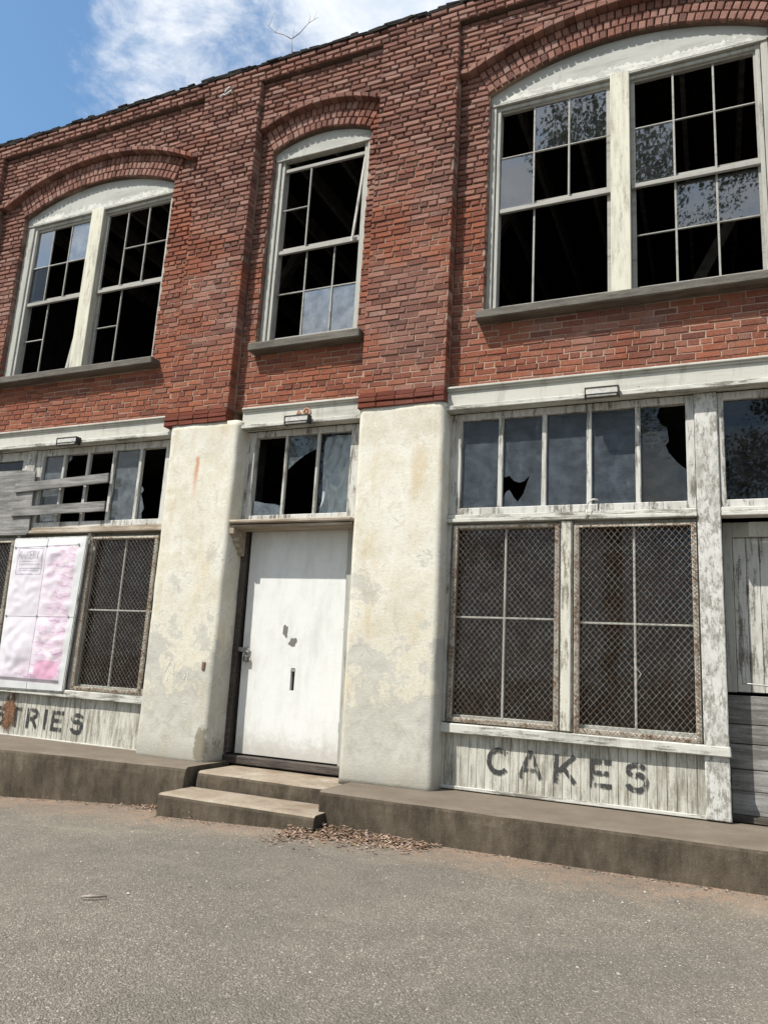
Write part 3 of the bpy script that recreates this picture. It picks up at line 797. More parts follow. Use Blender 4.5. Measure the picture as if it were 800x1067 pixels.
# left: wide pair
b = BAYS[0]
wl = window(b, 'wide arched pair of sashes with a cream mullion and blue sky in one pane', -8.93, -6.50, 7.44, [(-7.86, -7.635)])
ZM2 = 6.205
sash(wl, -8.93, -7.91, 5.10, 7.33, ZM2, [(-8.62, ZM2, 7.33), (-8.27, ZM2, 7.33)], [(6.755, -8.93, -7.91)], [(-8.56, 5.10, ZM2)], [(5.63, -8.93, -8.56)],
     [(-8.93, -8.63, 6.765, 7.33, 'glass'), (-8.26, -7.91, 6.765, 7.33, 'glass_cloud_film'), (-8.93, -8.63, ZM2, 6.745, 'glass_dark')])
sash(wl, -7.585, -6.51, 5.10, 7.34, ZM2, [(-7.236, ZM2, 7.34), (-6.87, ZM2, 7.34)], [(6.77, -7.236, -6.51)], [(-7.215, 5.10, ZM2)], [(5.655, -7.585, -7.215)], [])
mb = MB(); mb.beam((kx(-7.99), W0 + .06, 5.08), (kx(-7.90), W0 + .07, 5.75), .05, .02); mb.build('loose_bar', M['frame'], wl)
for bb, win, x0, x1 in ((BAYS[0], wl, -9.20, -6.29), (BAYS[1], wm, -4.885, -3.44), (BAYS[2], wr, -2.14, .70)):
    mb = MB(); n = max(1, int((x1 - x0) / 1.0))
    mb.box(x0, x1, 6.80 + rnd.uniform(-.004, .004), 7.13, bb['sill'] - .115, bb['sill'] - .018, .012, .004)
    mb.build('sill', M['sillwood'], win)

# ------------------------------------------------------------------ plaster piers
def pier(x0, x1, bx0, bx1):
    """battered plaster pier; x0..x1 at the top, bx0..bx1 at the foot"""
    mb = MB(); nz = 60; rows = []
    sec = []
    rr = .06
    for i in range(7): a = math.pi * (1 - i / 12); sec.append(('L', rr - rr * math.cos(a - math.pi) if 0 else None, i))
    sec = []
    sec += [(0.0, 'b', 0)]
    for i in range(7):
        a = i / 6 * math.pi / 2; sec.append((rr * (1 - math.cos(a)) * 1.0, 'l', rr * (1 - math.sin(a))))
    for i in range(1, 14): sec.append((i / 14, 'f', 0))
    for i in range(7):
        a = i / 6 * math.pi / 2; sec.append((rr * (1 - math.sin(a)), 'r', rr * (1 - math.cos(a))))
    sec += [(0, 'e', 0)]
    for k in range(nz + 1):
        t = k / nz; z = .27 + (4.035 - .27) * t
        a0 = bx0 + (x0 - bx0) * t; a1 = bx1 + (x1 - bx1) * t; yf = 6.725 + .075 * min(1, t * 1.1)
        row = []
        for (s_, kd, d) in sec:
            if kd == 'b': p = (a0, 7.12)
            elif kd == 'e': p = (a1, 7.12)
            elif kd == 'l': p = (a0 + s_, yf + d)
            elif kd == 'r': p = (a1 - s_, yf + d)
            else: p = (a0 + rr + (a1 - a0 - 2 * rr) * s_, yf)
            x, y = p
            q = Vector((x * 2.1, y * 2.1, z * 2.1)); q2 = q * 4.3
            dn = mnoise.noise(q) * .010 + mnoise.noise(q2) * .004
            if kd in 'fl': y += dn
            if kd in 'r': x += dn; y += dn * .6
            if kd == 'e': x += dn * .5
            row.append(len(mb.v)); mb.v.append((x, y, z))
        rows.append(row)
    for ra, rb in zip(rows, rows[1:]):
        for i in range(len(ra) - 1): mb.f.append((ra[i], ra[i + 1], rb[i + 1], rb[i]))
    mb.f.append(tuple(rows[-1])); mb.f.append(tuple(rows[0][::-1]))
    o = mb.build('plaster_pier', M['plaster'], bld, smooth=True)
    return o
p0_ = pier(-10.6, -9.6, -10.6, -9.6)
p1_ = pier(-5.865, -4.88, -5.77, -4.855)
p2_ = pier(-3.385, -2.425, -3.32, -2.37)
p3_ = pier(1.03, 1.98, 1.03, 1.98)
tag(p1_, 'cream plaster pier left of the white door with a rust run'); tag(p2_, 'cream plaster pier right of the white door')
# chipped corner at the foot of the left pier, and the old scrawl on it
mb = MB(); pts = []
for i in range(14):
    a = 2 * math.pi * i / 14; pts.append((-4.955 + math.cos(a) * .055 * rnd.uniform(.8, 1.1), .50 + math.sin(a) * .17 * rnd.uniform(.85, 1.1)))
def pier_y(x, z):
    t = (z - .27) / (4.035 - .27); yf = 6.725 + .075 * min(1, t * 1.1)
    q = Vector((x * 2.1, yf * 2.1, z * 2.1)); return yf + mnoise.noise(q) * .010 + mnoise.noise(q * 4.3) * .004
mb = MB(); path = [(-5.50, 1.17), (-5.42, 1.34), (-5.45, 1.09), (-5.37, 1.29), (-5.38, 1.17), (-5.33, 1.21), (-5.33, 1.13), (-5.29, 1.22), (-5.27, 1.13), (-5.22, 1.13), (-5.205, 1.21), (-5.18, 1.20), (-5.18, 1.13), (-5.13, 1.15), (-5.11, 1.22), (-5.07, 1.22), (-5.065, 1.14)]
fine = []
for a, c in zip(path, path[1:]):
    fine += [Vector(a).lerp(Vector(c), i / 4) for i in range(4)]
fine.append(Vector(path[-1])); prev = None
for k, q in enumerate(fine):
    d = (fine[min(k + 1, len(fine) - 1)] - fine[max(k - 1, 0)]).normalized(); nn = Vector((-d.y, d.x)) * .0075
    i0 = len(mb.v)
    for e in (q + nn, q - nn): mb.v.append((e.x, pier_y(e.x, e.y) - .004, e.y))
    if prev is not None: mb.f.append((prev, prev + 1, i0 + 1, i0))
    prev = i0
mb.build('scrawl', M['scrawl'], p1_, recalc=False)
mb = MB(); mb.box(-5.005, -4.965, pier_y(-4.985, 1.27) - .012, 6.80, 1.235, 1.315, .006, .003); o = mb.build('bracket_stub', M['rust_deep'], p1_); o['label'] = 'rusty stub of an old bracket'

# ------------------------------------------------------------------ storefront woodwork
def fascia(x0, x1, label=None):
    mb = MB()
    mb.box(x0, x1, 6.885, 6.99, 3.985, FZ - .045, .004, .001)
    f = mb.build('fascia', M['fascia'], bld)
    mb = MB(); mb.box(x0, x1, 6.868, 6.99, FZ - .05, FZ - .028, .004); mb.box(x0, x1, 6.85, 6.99, FZ - .03, FZ - .004, .006, .001)
    mb.build('crown_moulding', M['fascia'], f)
    mb = MB(); mb.box(x0, x1, 6.842, 6.985, 3.94, 3.988, .006, .0015); mb.build('drip_ledge', M['trim_x'], f)
    return f
f_l = fascia(-9.6, -5.87); f_m = fascia(-4.905, -3.38); f_r = fascia(-2.43, 1.03)

def transom(x0, x1, muntins, panes, gx0, gx1, zb=2.955, zt=3.868, y=6.985, frame_mat='trim', sill=True, mw=.046, label=None, sillmat='trim_x'):
    """row of fixed lights above the shop window. panes: list of (polygon in x,z , material)"""
    mb = MB()
    mb.box(x0, gx0, y - .002, y + .09, zb - .07, 3.936, .005, .0015)
    mb.box(gx1, x1, y - .002, y + .09, zb - .07, 3.936, .005, .0015)
    mb.box(gx0 - .02, gx1 + .02, y + .004, y + .08, zt, 3.938, .004, .001)
    mb.box(gx0 - .02, gx1 + .02, y + .003, y + .08, zb - .072, zb, .006, .002)
    t = mb.build('transom_window', M[frame_mat], bld)
    if label: tag(t, label)
    for x in muntins:
        MB().box(x - mw / 2, x + mw / 2, y + .008, y + .06, zb - .004, zt + .004, .006, .0015).build('muntin', M[frame_mat], t)
    for pts, mt in panes:
        yy = y + .042 + rnd.uniform(-.002, .002); tl = rnd.uniform(-.003, .003)
        zc_ = sum(p[1] for p in pts) / len(pts)
        mb = MB(); mb.face([(px, yy + tl * (pz - zc_), pz) for px, pz in pts]); mb.build('pane', M[mt], t, recalc=False)
    if sill:
        mb = MB(); mb.box(x0, x1, y - .055, y + .08, zb - .155, zb - .115, .006, .002); mb.box(x0, x1, y - .03, y + .08, zb - .114, zb - .072, .006, .002)
        mb.build('sill', M[sillmat], t)
    return t
def rect(a, c, z0=2.955, z1=3.868): return [(a, z0), (c, z0), (c, z1), (a, z1)]

# right shop front
tr = transom(-2.425, -.11, [-1.888, -1.459, -1.035, -.598], [
    (rect(-2.29, -1.91), 'glass_dusty'),
    ([(-1.865, 2.955), (-1.48, 2.955), (-1.48, 3.868), (-1.865, 3.868), (-1.865, 3.26), (-1.80, 3.275), (-1.76, 3.225), (-1.70, 3.20), (-1.655, 3.215), (-1.60, 3.27), (-1.635, 3.17), (-1.66, 3.09), (-1.715, 3.01), (-1.755, 3.06), (-1.80, 3.135), (-1.835, 3.11), (-1.865, 3.04)], 'glass_dusty'),
    (rect(-1.437, -1.058), 'glass_dusty'), (rect(-1.013, -.62), 'glass_dusty'),
    ([(-.575, 2.955), (-.185, 2.955), (-.185, 3.245), (-.27, 3.33), (-.335, 3.42), (-.36, 3.49), (-.33, 3.53), (-.345, 3.66), (-.40, 3.70), (-.43, 3.78), (-.40, 3.868), (-.575, 3.868)], 'glass_dull_dark')],
    -2.29, -.185, label='row of five dusty lights above the right shop window, two of them holed') if 0 else None
M['glass_brownish'] = glass_mat('brownish shop glass', .07, .9, (.36, .36, .32))  # browner, thinner dust film than the dusty shop glass
M['glass_black'] = glass_mat('dim glass behind the guards', .032, .5, (.34, .335, .32), (.6, .6, .58))
tr = transom(-2.425, -.112, [-1.888, -1.459, -1.035, -.598], [
    (rect(-2.29, -1.91), 'glass_dusty'),
    ([(-1.865, 2.955), (-1.48, 2.955), (-1.48, 3.868), (-1.865, 3.868), (-1.865, 3.26), (-1.80, 3.275), (-1.76, 3.225), (-1.70, 3.20), (-1.655, 3.215), (-1.60, 3.27), (-1.635, 3.17), (-1.66, 3.09), (-1.715, 3.01), (-1.755, 3.06), (-1.80, 3.135), (-1.835, 3.11), (-1.865, 3.04)], 'glass_dusty'),
    (rect(-1.437, -1.058), 'glass_dusty'), (rect(-1.013, -.62), 'glass_dusty'),
    ([(-.575, 2.955), (-.185, 2.955), (-.185, 3.245), (-.27, 3.33), (-.335, 3.42), (-.36, 3.49), (-.33, 3.53), (-.345, 3.66), (-.40, 3.70), (-.43, 3.78), (-.40, 3.868), (-.575, 3.868)], 'glass_brownish')],
    -2.29, -.185, label='row of five dusty lights above the right shop window, two of them holed')
MB().box(-.108, .080, 6.955, 7.10, .31, 3.938, .008, .002).build('post', M['post'], bld)
t2 = transom(.082, 1.02, [], [(rect(.13, .95), 'glass_dark')], .13, .95, label='single dark light above the boarded side door')

# mesh guards and the shop windows behind them
def guard(x0, x1, z0, z1, y, label, dx=0.0, bars=True, mid=(None, None)):
    """diamond wire guard in a rusty frame; dx leans the foot sideways"""
    fwid = .042
    mb = MB()
    mb.box(x0, x0 + fwid, y, y + .03, z0, z1, .004, .002); mb.box(x1 - fwid, x1, y, y + .03, z0, z1, .004, .002)
    mb.box(x0 + fwid, x1 - fwid, y + .001, y + .029, z0, z0 + fwid, .004, .002); mb.box(x0 + fwid, x1 - fwid, y + .001, y + .029, z1 - fwid * .6, z1, .004, .002)
    g = mb.build('window_guard', M['rust'], bld); tag(g, label)
    mb = MB(); pw_, ph = .054, .064; rad = .0014
    X0, X1, Z0, Z1 = x0 + .006, x1 - .006, z0 + .006, z1 - .006
    sl_ = ph / pw_
    for sgn in (1, -1):
        k = -int((Z1 - Z0) / ph) - 2
        while True:
            xs = X0 + k * pw_ if sgn > 0 else X1 - k * pw_
            k += 1
            if k > (X1 - X0) / pw_ + 1: break
            # line: z = Z0 + (x - xs)*sl*sgn ; clip to the frame
            pts = []
            if sgn > 0:
                xa = max(X0, xs); xb = min(X1, xs + (Z1 - Z0) / sl_)
                if xb - xa < .01: continue
                a = (xa, Z0 + (xa - xs) * sl_); c = (xb, Z0 + (xb - xs) * sl_)
            else:
                xb = min(X1, xs); xa = max(X0, xs - (Z1 - Z0) / sl_)
                if xb - xa < .01: continue
                a = (xb, Z0 + (xs - xb) * sl_); c = (xa, Z0 + (xs - xa) * sl_)
            n = max(2, int(abs(c[1] - a[1]) / .14)); line = []
            for i in range(n + 1):
                t = i / n
                wx = a[0] + (c[0] - a[0]) * t; wz = a[1] + (c[1] - a[1]) * t
                e_ = min(1, min(wx - X0, X1 - wx, wz - Z0, Z1 - wz) / .12)
                sx_ = .016 * e_ * mnoise.noise(Vector((wx * 3.1, 5.2, wz * 2.3))); sz_ = .020 * e_ * mnoise.noise(Vector((wx * 2.7, 9.7, wz * 2.9)))
                line.append((wx + sx_ + rnd.uniform(-.0025, .0025), y - .006 - sgn * .002 + .010 * mnoise.noise(Vector((a[0] * 3 + (c[0] - a[0]) * 3 * t, 1.3, a[1] * 2 + (c[1] - a[1]) * 2 * t))), wz + sz_ + rnd.uniform(-.0025, .0025)))
            mb.tube(line, rad, 4, False)
    # the twisted ends of the wires, wrapped over the frame
    for xx in (x0 + .012, x1 - .012, x0 + .03, x1 - .03):
        z = z0 + .01
        while z < z1 - .02:
            mb.tube([(xx - .012, y - .008, z), (xx + .012, y - .012, z + .018), (xx - .006, y - .008, z + .036)], .0026, 4, False); z += .032 + rnd.uniform(0, .006)
    for zz in (z0 + .012, z0 + .03):
        x = x0 + .01
        while x < x1 - .02:
            mb.tube([(x, y - .008, zz - .012), (x + .016, y - .012, zz + .012), (x + .03, y - .008, zz - .008)], .0026, 4, False); x += .028 + rnd.uniform(0, .006)
    mb.build('mesh', M['wire'], g, recalc=False)
    return g

def shop_window(x0, x1, z0, z1, vx, hz, label=None):
    mb = MB(); y = 7.03
    for a, c in ((x0, x0 + .05), (x1 - .05, x1)): mb.box(a, c, y, y + .05, z0, z1, .004)
    mb.box(x0 + .05, x1 - .05, y + .001, y + .049, z0, z0 + .07, .004); mb.box(x0 + .05, x1 - .05, y + .001, y + .049, z1 - .05, z1, .004)
    s = mb.build('shop_window', M['frame'], bld)
    if label: tag(s, label)
    mb = MB(); mb.box(vx - .010, vx + .010, y - .004, y + .03, z0 + .06, z1 - .04, .004, .001); mb.box(x0 + .05, x1 - .05, y - .006, y + .028, hz - .009, hz + .009, .003, .001)
    mb.build('muntin', M['frame'], s)
    mb = MB(); mb.face([(x0 + .04, y + .02, z0 + .05), (x1 - .04, y + .022, z0 + .05), (x1 - .04, y + .018, z1 - .03), (x0 + .04, y + .02, z1 - .03)])
    mb.build('pane', M['glass_black'], s, recalc=False)
    return s

GZ0, GZ1 = .905, 2.772
ga = guard(-2.335, -1.30, GZ0, GZ1, 6.962, 'rusty wire guard left of the flaking centre bar, over CAKES')
gb = guard(-1.163, -.122, GZ0 - .01, GZ1 - .015, 6.962, 'rusty wire guard beside the flaking white post')
gc = guard(-7.035, -5.99, GZ0, 2.745, 6.962, 'rusty wire guard between the pink banner and the left plaster pier')
gd = guard(-8.24, -7.13, GZ0, 2.72, 6.962, 'wire guard behind the pink banner')
ge = guard(-9.46, -8.345, GZ0, 2.72, 6.962, 'wire guard at the far left, left of the pink banner')
mb = MB(); mb.tube([(-.648, 6.945, 1.56), (-.632, 6.935, 1.49), (-.59, 6.93, 1.43), (-.64, 6.93, 1.35)], .0028, 4); mb.build('loose_wire', M['light_metal'], gb)
shop_window(-2.36, -1.29, .90, 2.80, -1.822, 1.885); shop_window(-1.175, -.11, .90, 2.80, -.645, 1.862)
shop_window(-7.06, -5.95, .90, 2.77, -6.52, 1.855); shop_window(-8.26, -7.12, .90, 2.77, -7.70, 1.82); shop_window(-9.5, -8.33, .90, 2.77, -8.95, 1.82)

def casing(x0, x1, mat='trim', y0=6.985, y1=7.1, z0=.90, z1=2.80, name='casing'):
    return MB().box(x0, x1, y0, y1, z0, z1, .006, .002).build(name, M[mat], bld)
casing(-2.425, -2.362); casing(-1.288, -1.178, 'post', 6.975)
MB().box(-1.275, -1.19, 6.948, 6.974, .905, 2.795, .006, .002).build('casing', M['cream_worn'], bld)
casing(-7.115, -7.062); casing(-5.945, -5.87); casing(-8.325, -8.262); casing(-9.6, -9.505)
MB().box(-2.43, -.11, 7.085, 7.12, 2.76, 2.96, .003).build('blocking', M['frame'], bld)
MB().box(-9.6, -5.87, 7.085, 7.12, 2.74, 2.96, .003).build('blocking', M['frame'], bld)

# base panels (beadboard) with the painted words
def riser(x0, x1, ztop, zbot, label, endboard=None):
    mb = MB(); x = x0
    pitch = .078
    while x < x1 - .005:
        xe = min(x + pitch, x1)
        if endboard and xe > endboard and x < endboard: xe = endboard
        if endboard and x >= endboard - 1e-6: xe = x1
        big = xe - x > .1
        mb.box(x + .0012, xe - .0012, 6.998 - (.006 if big else 0) + rnd.uniform(-.0015, .0015), 7.05, zbot, ztop, .0035); x = xe
    r_ = mb.build('base_panel', M['bead'], bld); tag(r_, label)
    MB().box(x0, x1, 6.978, 7.06, zbot - .028, zbot + .002, .004, .001).build('base_trim', M['trim_x'], r_)
    MB().box(x0, x1, 6.992, 7.06, zbot - .075, zbot - .029, .003).build('base_gap', M['threshold'], r_)
    mb = MB(); mb.box(x0, x1 + .008, 6.925, 7.05, ztop + .002, ztop + .088, .008, .003)
    mb.build('sill', M['trim_x'], r_)
    return r_
rr_ = riser(-2.43, .082, .805, .335, 'worn white beadboard base panel lettered CAKES', -.10)
rl_ = riser(-9.6, -5.87, .81, .315, 'worn white beadboard base panel lettered STRIES with a rust blotch', -6.72)

def strokes(letter, x, z, wd, ht, t):
    """letter outlines as polygons in (x, z)"""
    out = []
    def bar(a, c, th=t):
        a = Vector((x + a[0] * wd, z + a[1] * ht)); c = Vector((x + c[0] * wd, z + c[1] * ht))
        d = (c - a).normalized(); n = Vector((-d.y, d.x)) * th / 2
        out.append([tuple(a + n), tuple(a - n), tuple(c - n), tuple(c + n)])
    def arc(cx, cz, rx, rz, a0, a1, n=14):
        for i in range(n):
            t0 = R(a0 + (a1 - a0) * i / n); t1 = R(a0 + (a1 - a0) * (i + 1) / n)
            q = []
            for tt, rr in ((t0, 1), (t1, 1), (t1, 0), (t0, 0)):
                ax = rx * wd - (0 if rr else t); az = rz * ht - (0 if rr else t)
                q.append((x + cx * wd + math.cos(tt) * ax, z + cz * ht + math.sin(tt) * az))
            out.append(q)
    h = t / 2
    hx = h / wd; hz_ = h / ht
    if letter == 'C': arc(.52, .5, .52, .5, 42, 318, 22)
    if letter == 'A': bar((hx * .9, 0), (.5, 1)); bar((1 - hx * .9, 0), (.5, 1)); bar((.22, .3), (.78, .3), t * .8)
    if letter == 'K': bar((hx, 0), (hx, 1)); bar((hx * 2, .40), (1 - hx, .98)); bar((.38, .58), (1 - hx * .6, .02))
    if letter == 'E': bar((hx, 0), (hx, 1)); bar((hx * 2, 1 - hz_), (1, 1 - hz_)); bar((hx * 2, .52), (.86, .52)); bar((hx * 2, hz_), (1, hz_))
    if letter == 'S':
        arc(.5, .735, .47, .265 + hz_ * .0, 20, 270, 16); arc(.5, .265 + hz_, .5, .265 + hz_, -160, 90, 16)
    if letter == 'T': bar((.5, 0), (.5, 1)); bar((0, 1 - hz_), (1, 1 - hz_))
    if letter == 'I': bar((.5, 0), (.5, 1))
    if letter == 'R': bar((hx, 0), (hx, 1)); bar((hx * 2, 1 - hz_), (.55, 1 - hz_)); bar((hx * 2, .46), (.55, .46)); arc(.55, .73, .45, .27 + hz_ * .0 , -90, 90, 10); bar((.52, .46), (1 - hx * .6, 0))
    return out
def lettering(par, items, name='lettering'):
    for L, x, z, wd, ht, t in items:
        mb = MB()
        for k, q in enumerate(strokes(L, x, z, wd, ht, t)):
            mb.prism(q, 6.9915 - k * .00004, 6.9935)
        o = mb.build(name, M['letter'], par); o['label'] = 'black painted letter ' + L
lettering(rr_, [('C', -1.945, .472, .215, .24, .043), ('A', -1.655, .472, .22, .235, .038), ('K', -1.335, .462, .195, .24, .038), ('E', -1.03, .458, .185, .235, .039), ('S', -.742, .45, .20, .245, .044)])
lettering(rl_, [('S', -8.245, .405, .19, .235, .045), ('T', -7.965, .41, .175, .235, .042), ('R', -7.695, .415, .19, .235, .042), ('I', -7.45, .415, .12, .235, .042), ('E', -7.295, .412, .19, .235, .044), ('S', -6.99, .402, .205, .24, .046)])
mb = MB(); pts = [(-8.3, .33), (-7.72, .33), (-7.72, .80), (-8.3, .80)]
mb.prism(pts, 6.9865, 6.9885); mb.build('rust_blotch', M['blotch'], rl_)

# middle: transom, hood, door
tm = transom(-4.905, -3.40, [-4.36, -3.953], [
    ([(-4.765, 2.96), (-4.385, 2.96), (-4.385, 3.06), (-4.46, 3.085), (-4.60, 3.10), (-4.70, 3.125), (-4.765, 3.13)], 'glass_dull'),
    ([(-4.338, 3.47), (-4.25, 3.55), (-4.12, 3.64), (-3.975, 3.70), (-3.975, 3.865), (-4.338, 3.865)], 'glass_dull'),
    (rect(-3.93, -3.545), 'glass_dark')], -4.765, -3.545, y=6.99, mw=.03, sill=False, label='three light window over the door, its left panes smashed')
ps = MB(); nx, nz = 14, 30
for j in range(nz + 1):
    for i in range(nx + 1):
        u, v_ = i / nx, j / nz
        x = -3.93 + .39 * u * (1 - .10 * math.sin(v_ * 3.0)) + .0; z = 2.96 + .9 * v_
        y = 7.085 + .034 * abs(math.sin(u * 4 + v_ * 4.5)) + .020 * abs(math.sin(u * 9 - v_ * 7)) + .01 * mnoise.noise(Vector((u * 5, v_ * 8, 2)))
        ps.v.append((x, y, z))
for j in range(nz):
    for i in range(nx):
        a = j * (nx + 1) + i; ps.f.append((a, a + 1, a + nx + 2, a + nx + 1))
o = ps.build('plastic_sheet', M['plastic'], None, smooth=True, recalc=False); rebase(o, (-3.74, 7.08, 2.96))
tag(o, 'crumpled cloudy plastic sheet hanging behind the right light of the window over the door', 'plastic sheet')

mb = MB(); mb.box(-4.875, -3.375, 6.77, 7.09, 2.822, 2.866, .012, .004); mb.box(-4.86, -3.385, 6.80, 7.09, 2.783, 2.813, .006, .002)
hood = mb.build('door_hood', M['wood_tan'], bld); tag(hood, 'weathered wooden ledge over the white door')
for x in (-4.872,):
    mb = MB()
    prof = [(6.80, 2.782), (7.05, 2.782), (7.05, 2.50), (6.99, 2.50), (6.97, 2.56), (6.90, 2.60), (6.86, 2.68), (6.80, 2.72)]
    n = len(prof); i0 = len(mb.v)
    mb.v += [(x, py, pz) for py, pz in prof] + [(x + .055, py, pz) for py, pz in prof]
    mb.f.append(tuple(range(n))); mb.f.append(tuple(range(2 * n - 1, n - 1, -1)))
    for k in range(n): mb.f.append((k, k + n, (k + 1) % n + n, (k + 1) % n))
    mb.build('bracket', M['wood_tan'], hood)
MB().box(-4.895, -4.80, 7.06, 7.16, .385, 2.782, .006, .002).build('door_jamb', M['threshold'], bld)  # black colour paints in the shade of the gap beside the door
MB().prism([(-3.497, .375), (-3.36, .375), (-3.36, 2.782), (-3.548, 2.782)], 7.075, 7.149).build('door_jamb', M['frame'], bld)
MB().box(-4.9, -3.38, 7.15, 7.17, .3, 2.9, .002).build('door_backing', M['interior'], bld)  # dark sheet stands in for the unlit space behind slot and gaps
MB().box(-4.88, -3.36, 7.045, 7.25, .283, .372, .010, .004).build('threshold', M['threshold'], bld)

# the door: a slab with a mail slot cut through it, hung slightly out of true
D0, D1, DZ0, DZ1 = -4.738, -3.512, .39, 2.805
sx0, sx1, sz0, sz1 = -4.128, -4.078, 1.075, 1.305
mb = MB(); Yd, Yb = 7.10, 7.145
gx = [D0, sx0, sx1, D1]; gz = [DZ0, sz0, sz1, DZ1]
def dsk(x, z):      # skew of the latch side
    return x - (.035 if x == D0 else .048 if x == D1 else 0) * (z - DZ0) / (DZ1 - DZ0)
for i in range(3):
    for j in range(3):
        if i == 1 and j == 1: continue
        for yy in (Yd, Yb):
            mb.face([(dsk(gx[i], gz[j]), yy, gz[j]), (dsk(gx[i + 1], gz[j]), yy, gz[j]), (dsk(gx[i + 1], gz[j + 1]), yy, gz[j + 1]), (dsk(gx[i], gz[j + 1]), yy, gz[j + 1])])
for (a, c) in (((sx0, sz0), (sx1, sz0)), ((sx1, sz0), (sx1, sz1)), ((sx1, sz1), (sx0, sz1)), ((sx0, sz1), (sx0, sz0)), ((D0, DZ0), (D1, DZ0)), ((D1, DZ0), (D1, DZ1)), ((D1, DZ1), (D0, DZ1)), ((D0, DZ1), (D0, DZ0))):
    mb.face([(dsk(*a), Yd, a[1]), (dsk(*c), Yd, c[1]), (dsk(*c), Yb, c[1]), (dsk(*a), Yb, a[1])])
door = mb.build('door', M['door'], bld, recalc=False); tag(door, 'plain white slab door with a mail slot and two scuffs')
MB().box(sx0 - .004, sx1 + .004, Yd - .003, Yd + .012, sz1 - .035, sz1 - .012, .002).build('mail_slot_flap', M['metal'], door)
mb = MB()
for cx, cz, w_, h_, tilt in ((-4.235, 1.70, .034, .075, .2), (-4.135, 1.575, .045, .055, -.9)):
    pts = []
    for i in range(16):
        a = 2 * math.pi * i / 16; rr = rnd.uniform(.65, 1.2)
        px, pz = math.cos(a) * w_ * rr, math.sin(a) * h_ * rr
        pts.append((cx + px * math.cos(tilt) - pz * math.sin(tilt), cz + px * math.sin(tilt) + pz * math.cos(tilt)))
    mb.prism(pts, Yd - .0025, Yd + .001)
mb.build('scuff_mark', M['scuff'], door)
for zz in (2.30, .75):
    hx_ = dsk(D1, zz); MB().box(hx_ - .004, hx_ + .020, Yd - .008, Yd + .01, zz - .05, zz + .05, .003).build('hinge', M['metal'], door)
mb = MB(); mb.beam((-4.87, Yd - .012, 1.485), (-4.655, Yd - .018, 1.462), .048, .010); mb.beam((-4.70, Yd - .020, 1.50), (-4.70, Yd - .02, 1.42), .03, .014); mb.build('hasp', M['metal'], door)
pk = empty('padlock', (-4.685, Yd - .03, 1.36), 'small dull padlock hanging from the hasp on the white door', 'padlock')
mb = MB(); mb.box(-4.715, -4.645, Yd - .05, Yd - .022, 1.345, 1.410, .008); mb.build('body', M['lock'], pk)
mb = MB(); mb.tube([(-4.70 + .017 - .017 * math.cos(math.pi * t / 8), Yd - .032, 1.41 + .02 + .028 * math.sin(math.pi * t / 8)) for t in range(9)], .0045, 6); mb.build('shackle', M['metal'], pk)

# address numerals on the middle fascia
mb = MB()
def disc(mb, cx, cz, r, y0, y1, n=18): mb.prism([(cx + math.cos(2 * math.pi * i / n) * r, cz + math.sin(2 * math.pi * i / n) * r) for i in range(n)], y0, y1)
nb = MB()
for i in range(18):
    a0, a1 = 2 * math.pi * i / 18, 2 * math.pi * (i + 1) / 18
    nb.prism([(-4.06 + math.cos(a) * r, 4.083 + math.sin(a) * r) for a, r in ((a0, .052), (a1, .052), (a1, .034), (a0, .034))], 6.872, 6.886)
nb.beam((-4.075, 6.877, 4.10), (-4.042, 6.877, 4.065), .016, .012); nb.beam((-4.045, 6.876, 4.10), (-4.078, 6.876, 4.065), .014, .012)
o = nb.build('house_number', M['copper'], f_m); o['label'] = 'round tarnished number disc'
nb = MB(); nb.beam((-4.19, 6.878, 4.055), (-4.165, 6.878, 4.11), .016, .012); nb.beam((-4.165, 6.878, 4.11), (-4.135, 6.878, 4.075), .014, .012); nb.beam((-4.19, 6.877, 4.075), (-4.13, 6.877, 4.078), .014, .012)
o = nb.build('house_number', M['copper'], f_m); o['label'] = 'worn tarnished numeral'

# left shop front: transom with its post, small light
tl_ = transom(-8.185, -5.875, [-7.70, -7.285, -6.862, -6.43], [
    (rect(-8.06, -7.722), 'glass_dull'),
    ([(-7.678, 3.60), (-7.655, 3.66), (-7.665, 3.75), (-7.60, 3.80), (-7.62, 3.868), (-7.678, 3.868)], 'glass_dull'),
    (rect(-6.84, -6.453), 'glass_dull'),
    ([(-6.407, 2.955), (-6.33, 2.955), (-6.345, 3.04), (-6.315, 3.10), (-6.35, 3.20), (-6.385, 3.28), (-6.35, 3.33), (-6.37, 3.36), (-6.407, 3.40)], 'glass_dull')],
    -8.06, -6.04, zt=3.852, label='row of five lights above the left shop window, half of them smashed and two boards across', sillmat='wood_tan')
MB().box(-8.37, -8.188, 6.965, 7.10, 2.80, 3.938, .008, .002).build('post', M['post'], bld)
t3 = transom(-9.6, -8.373, [-9.0], [(rect(-9.5, -9.02), 'glass_dark'), (rect(-8.98, -8.45), 'glass_dark')], -9.5, -8.43, zt=3.82, label='lights at the far left mostly hidden by plywood')

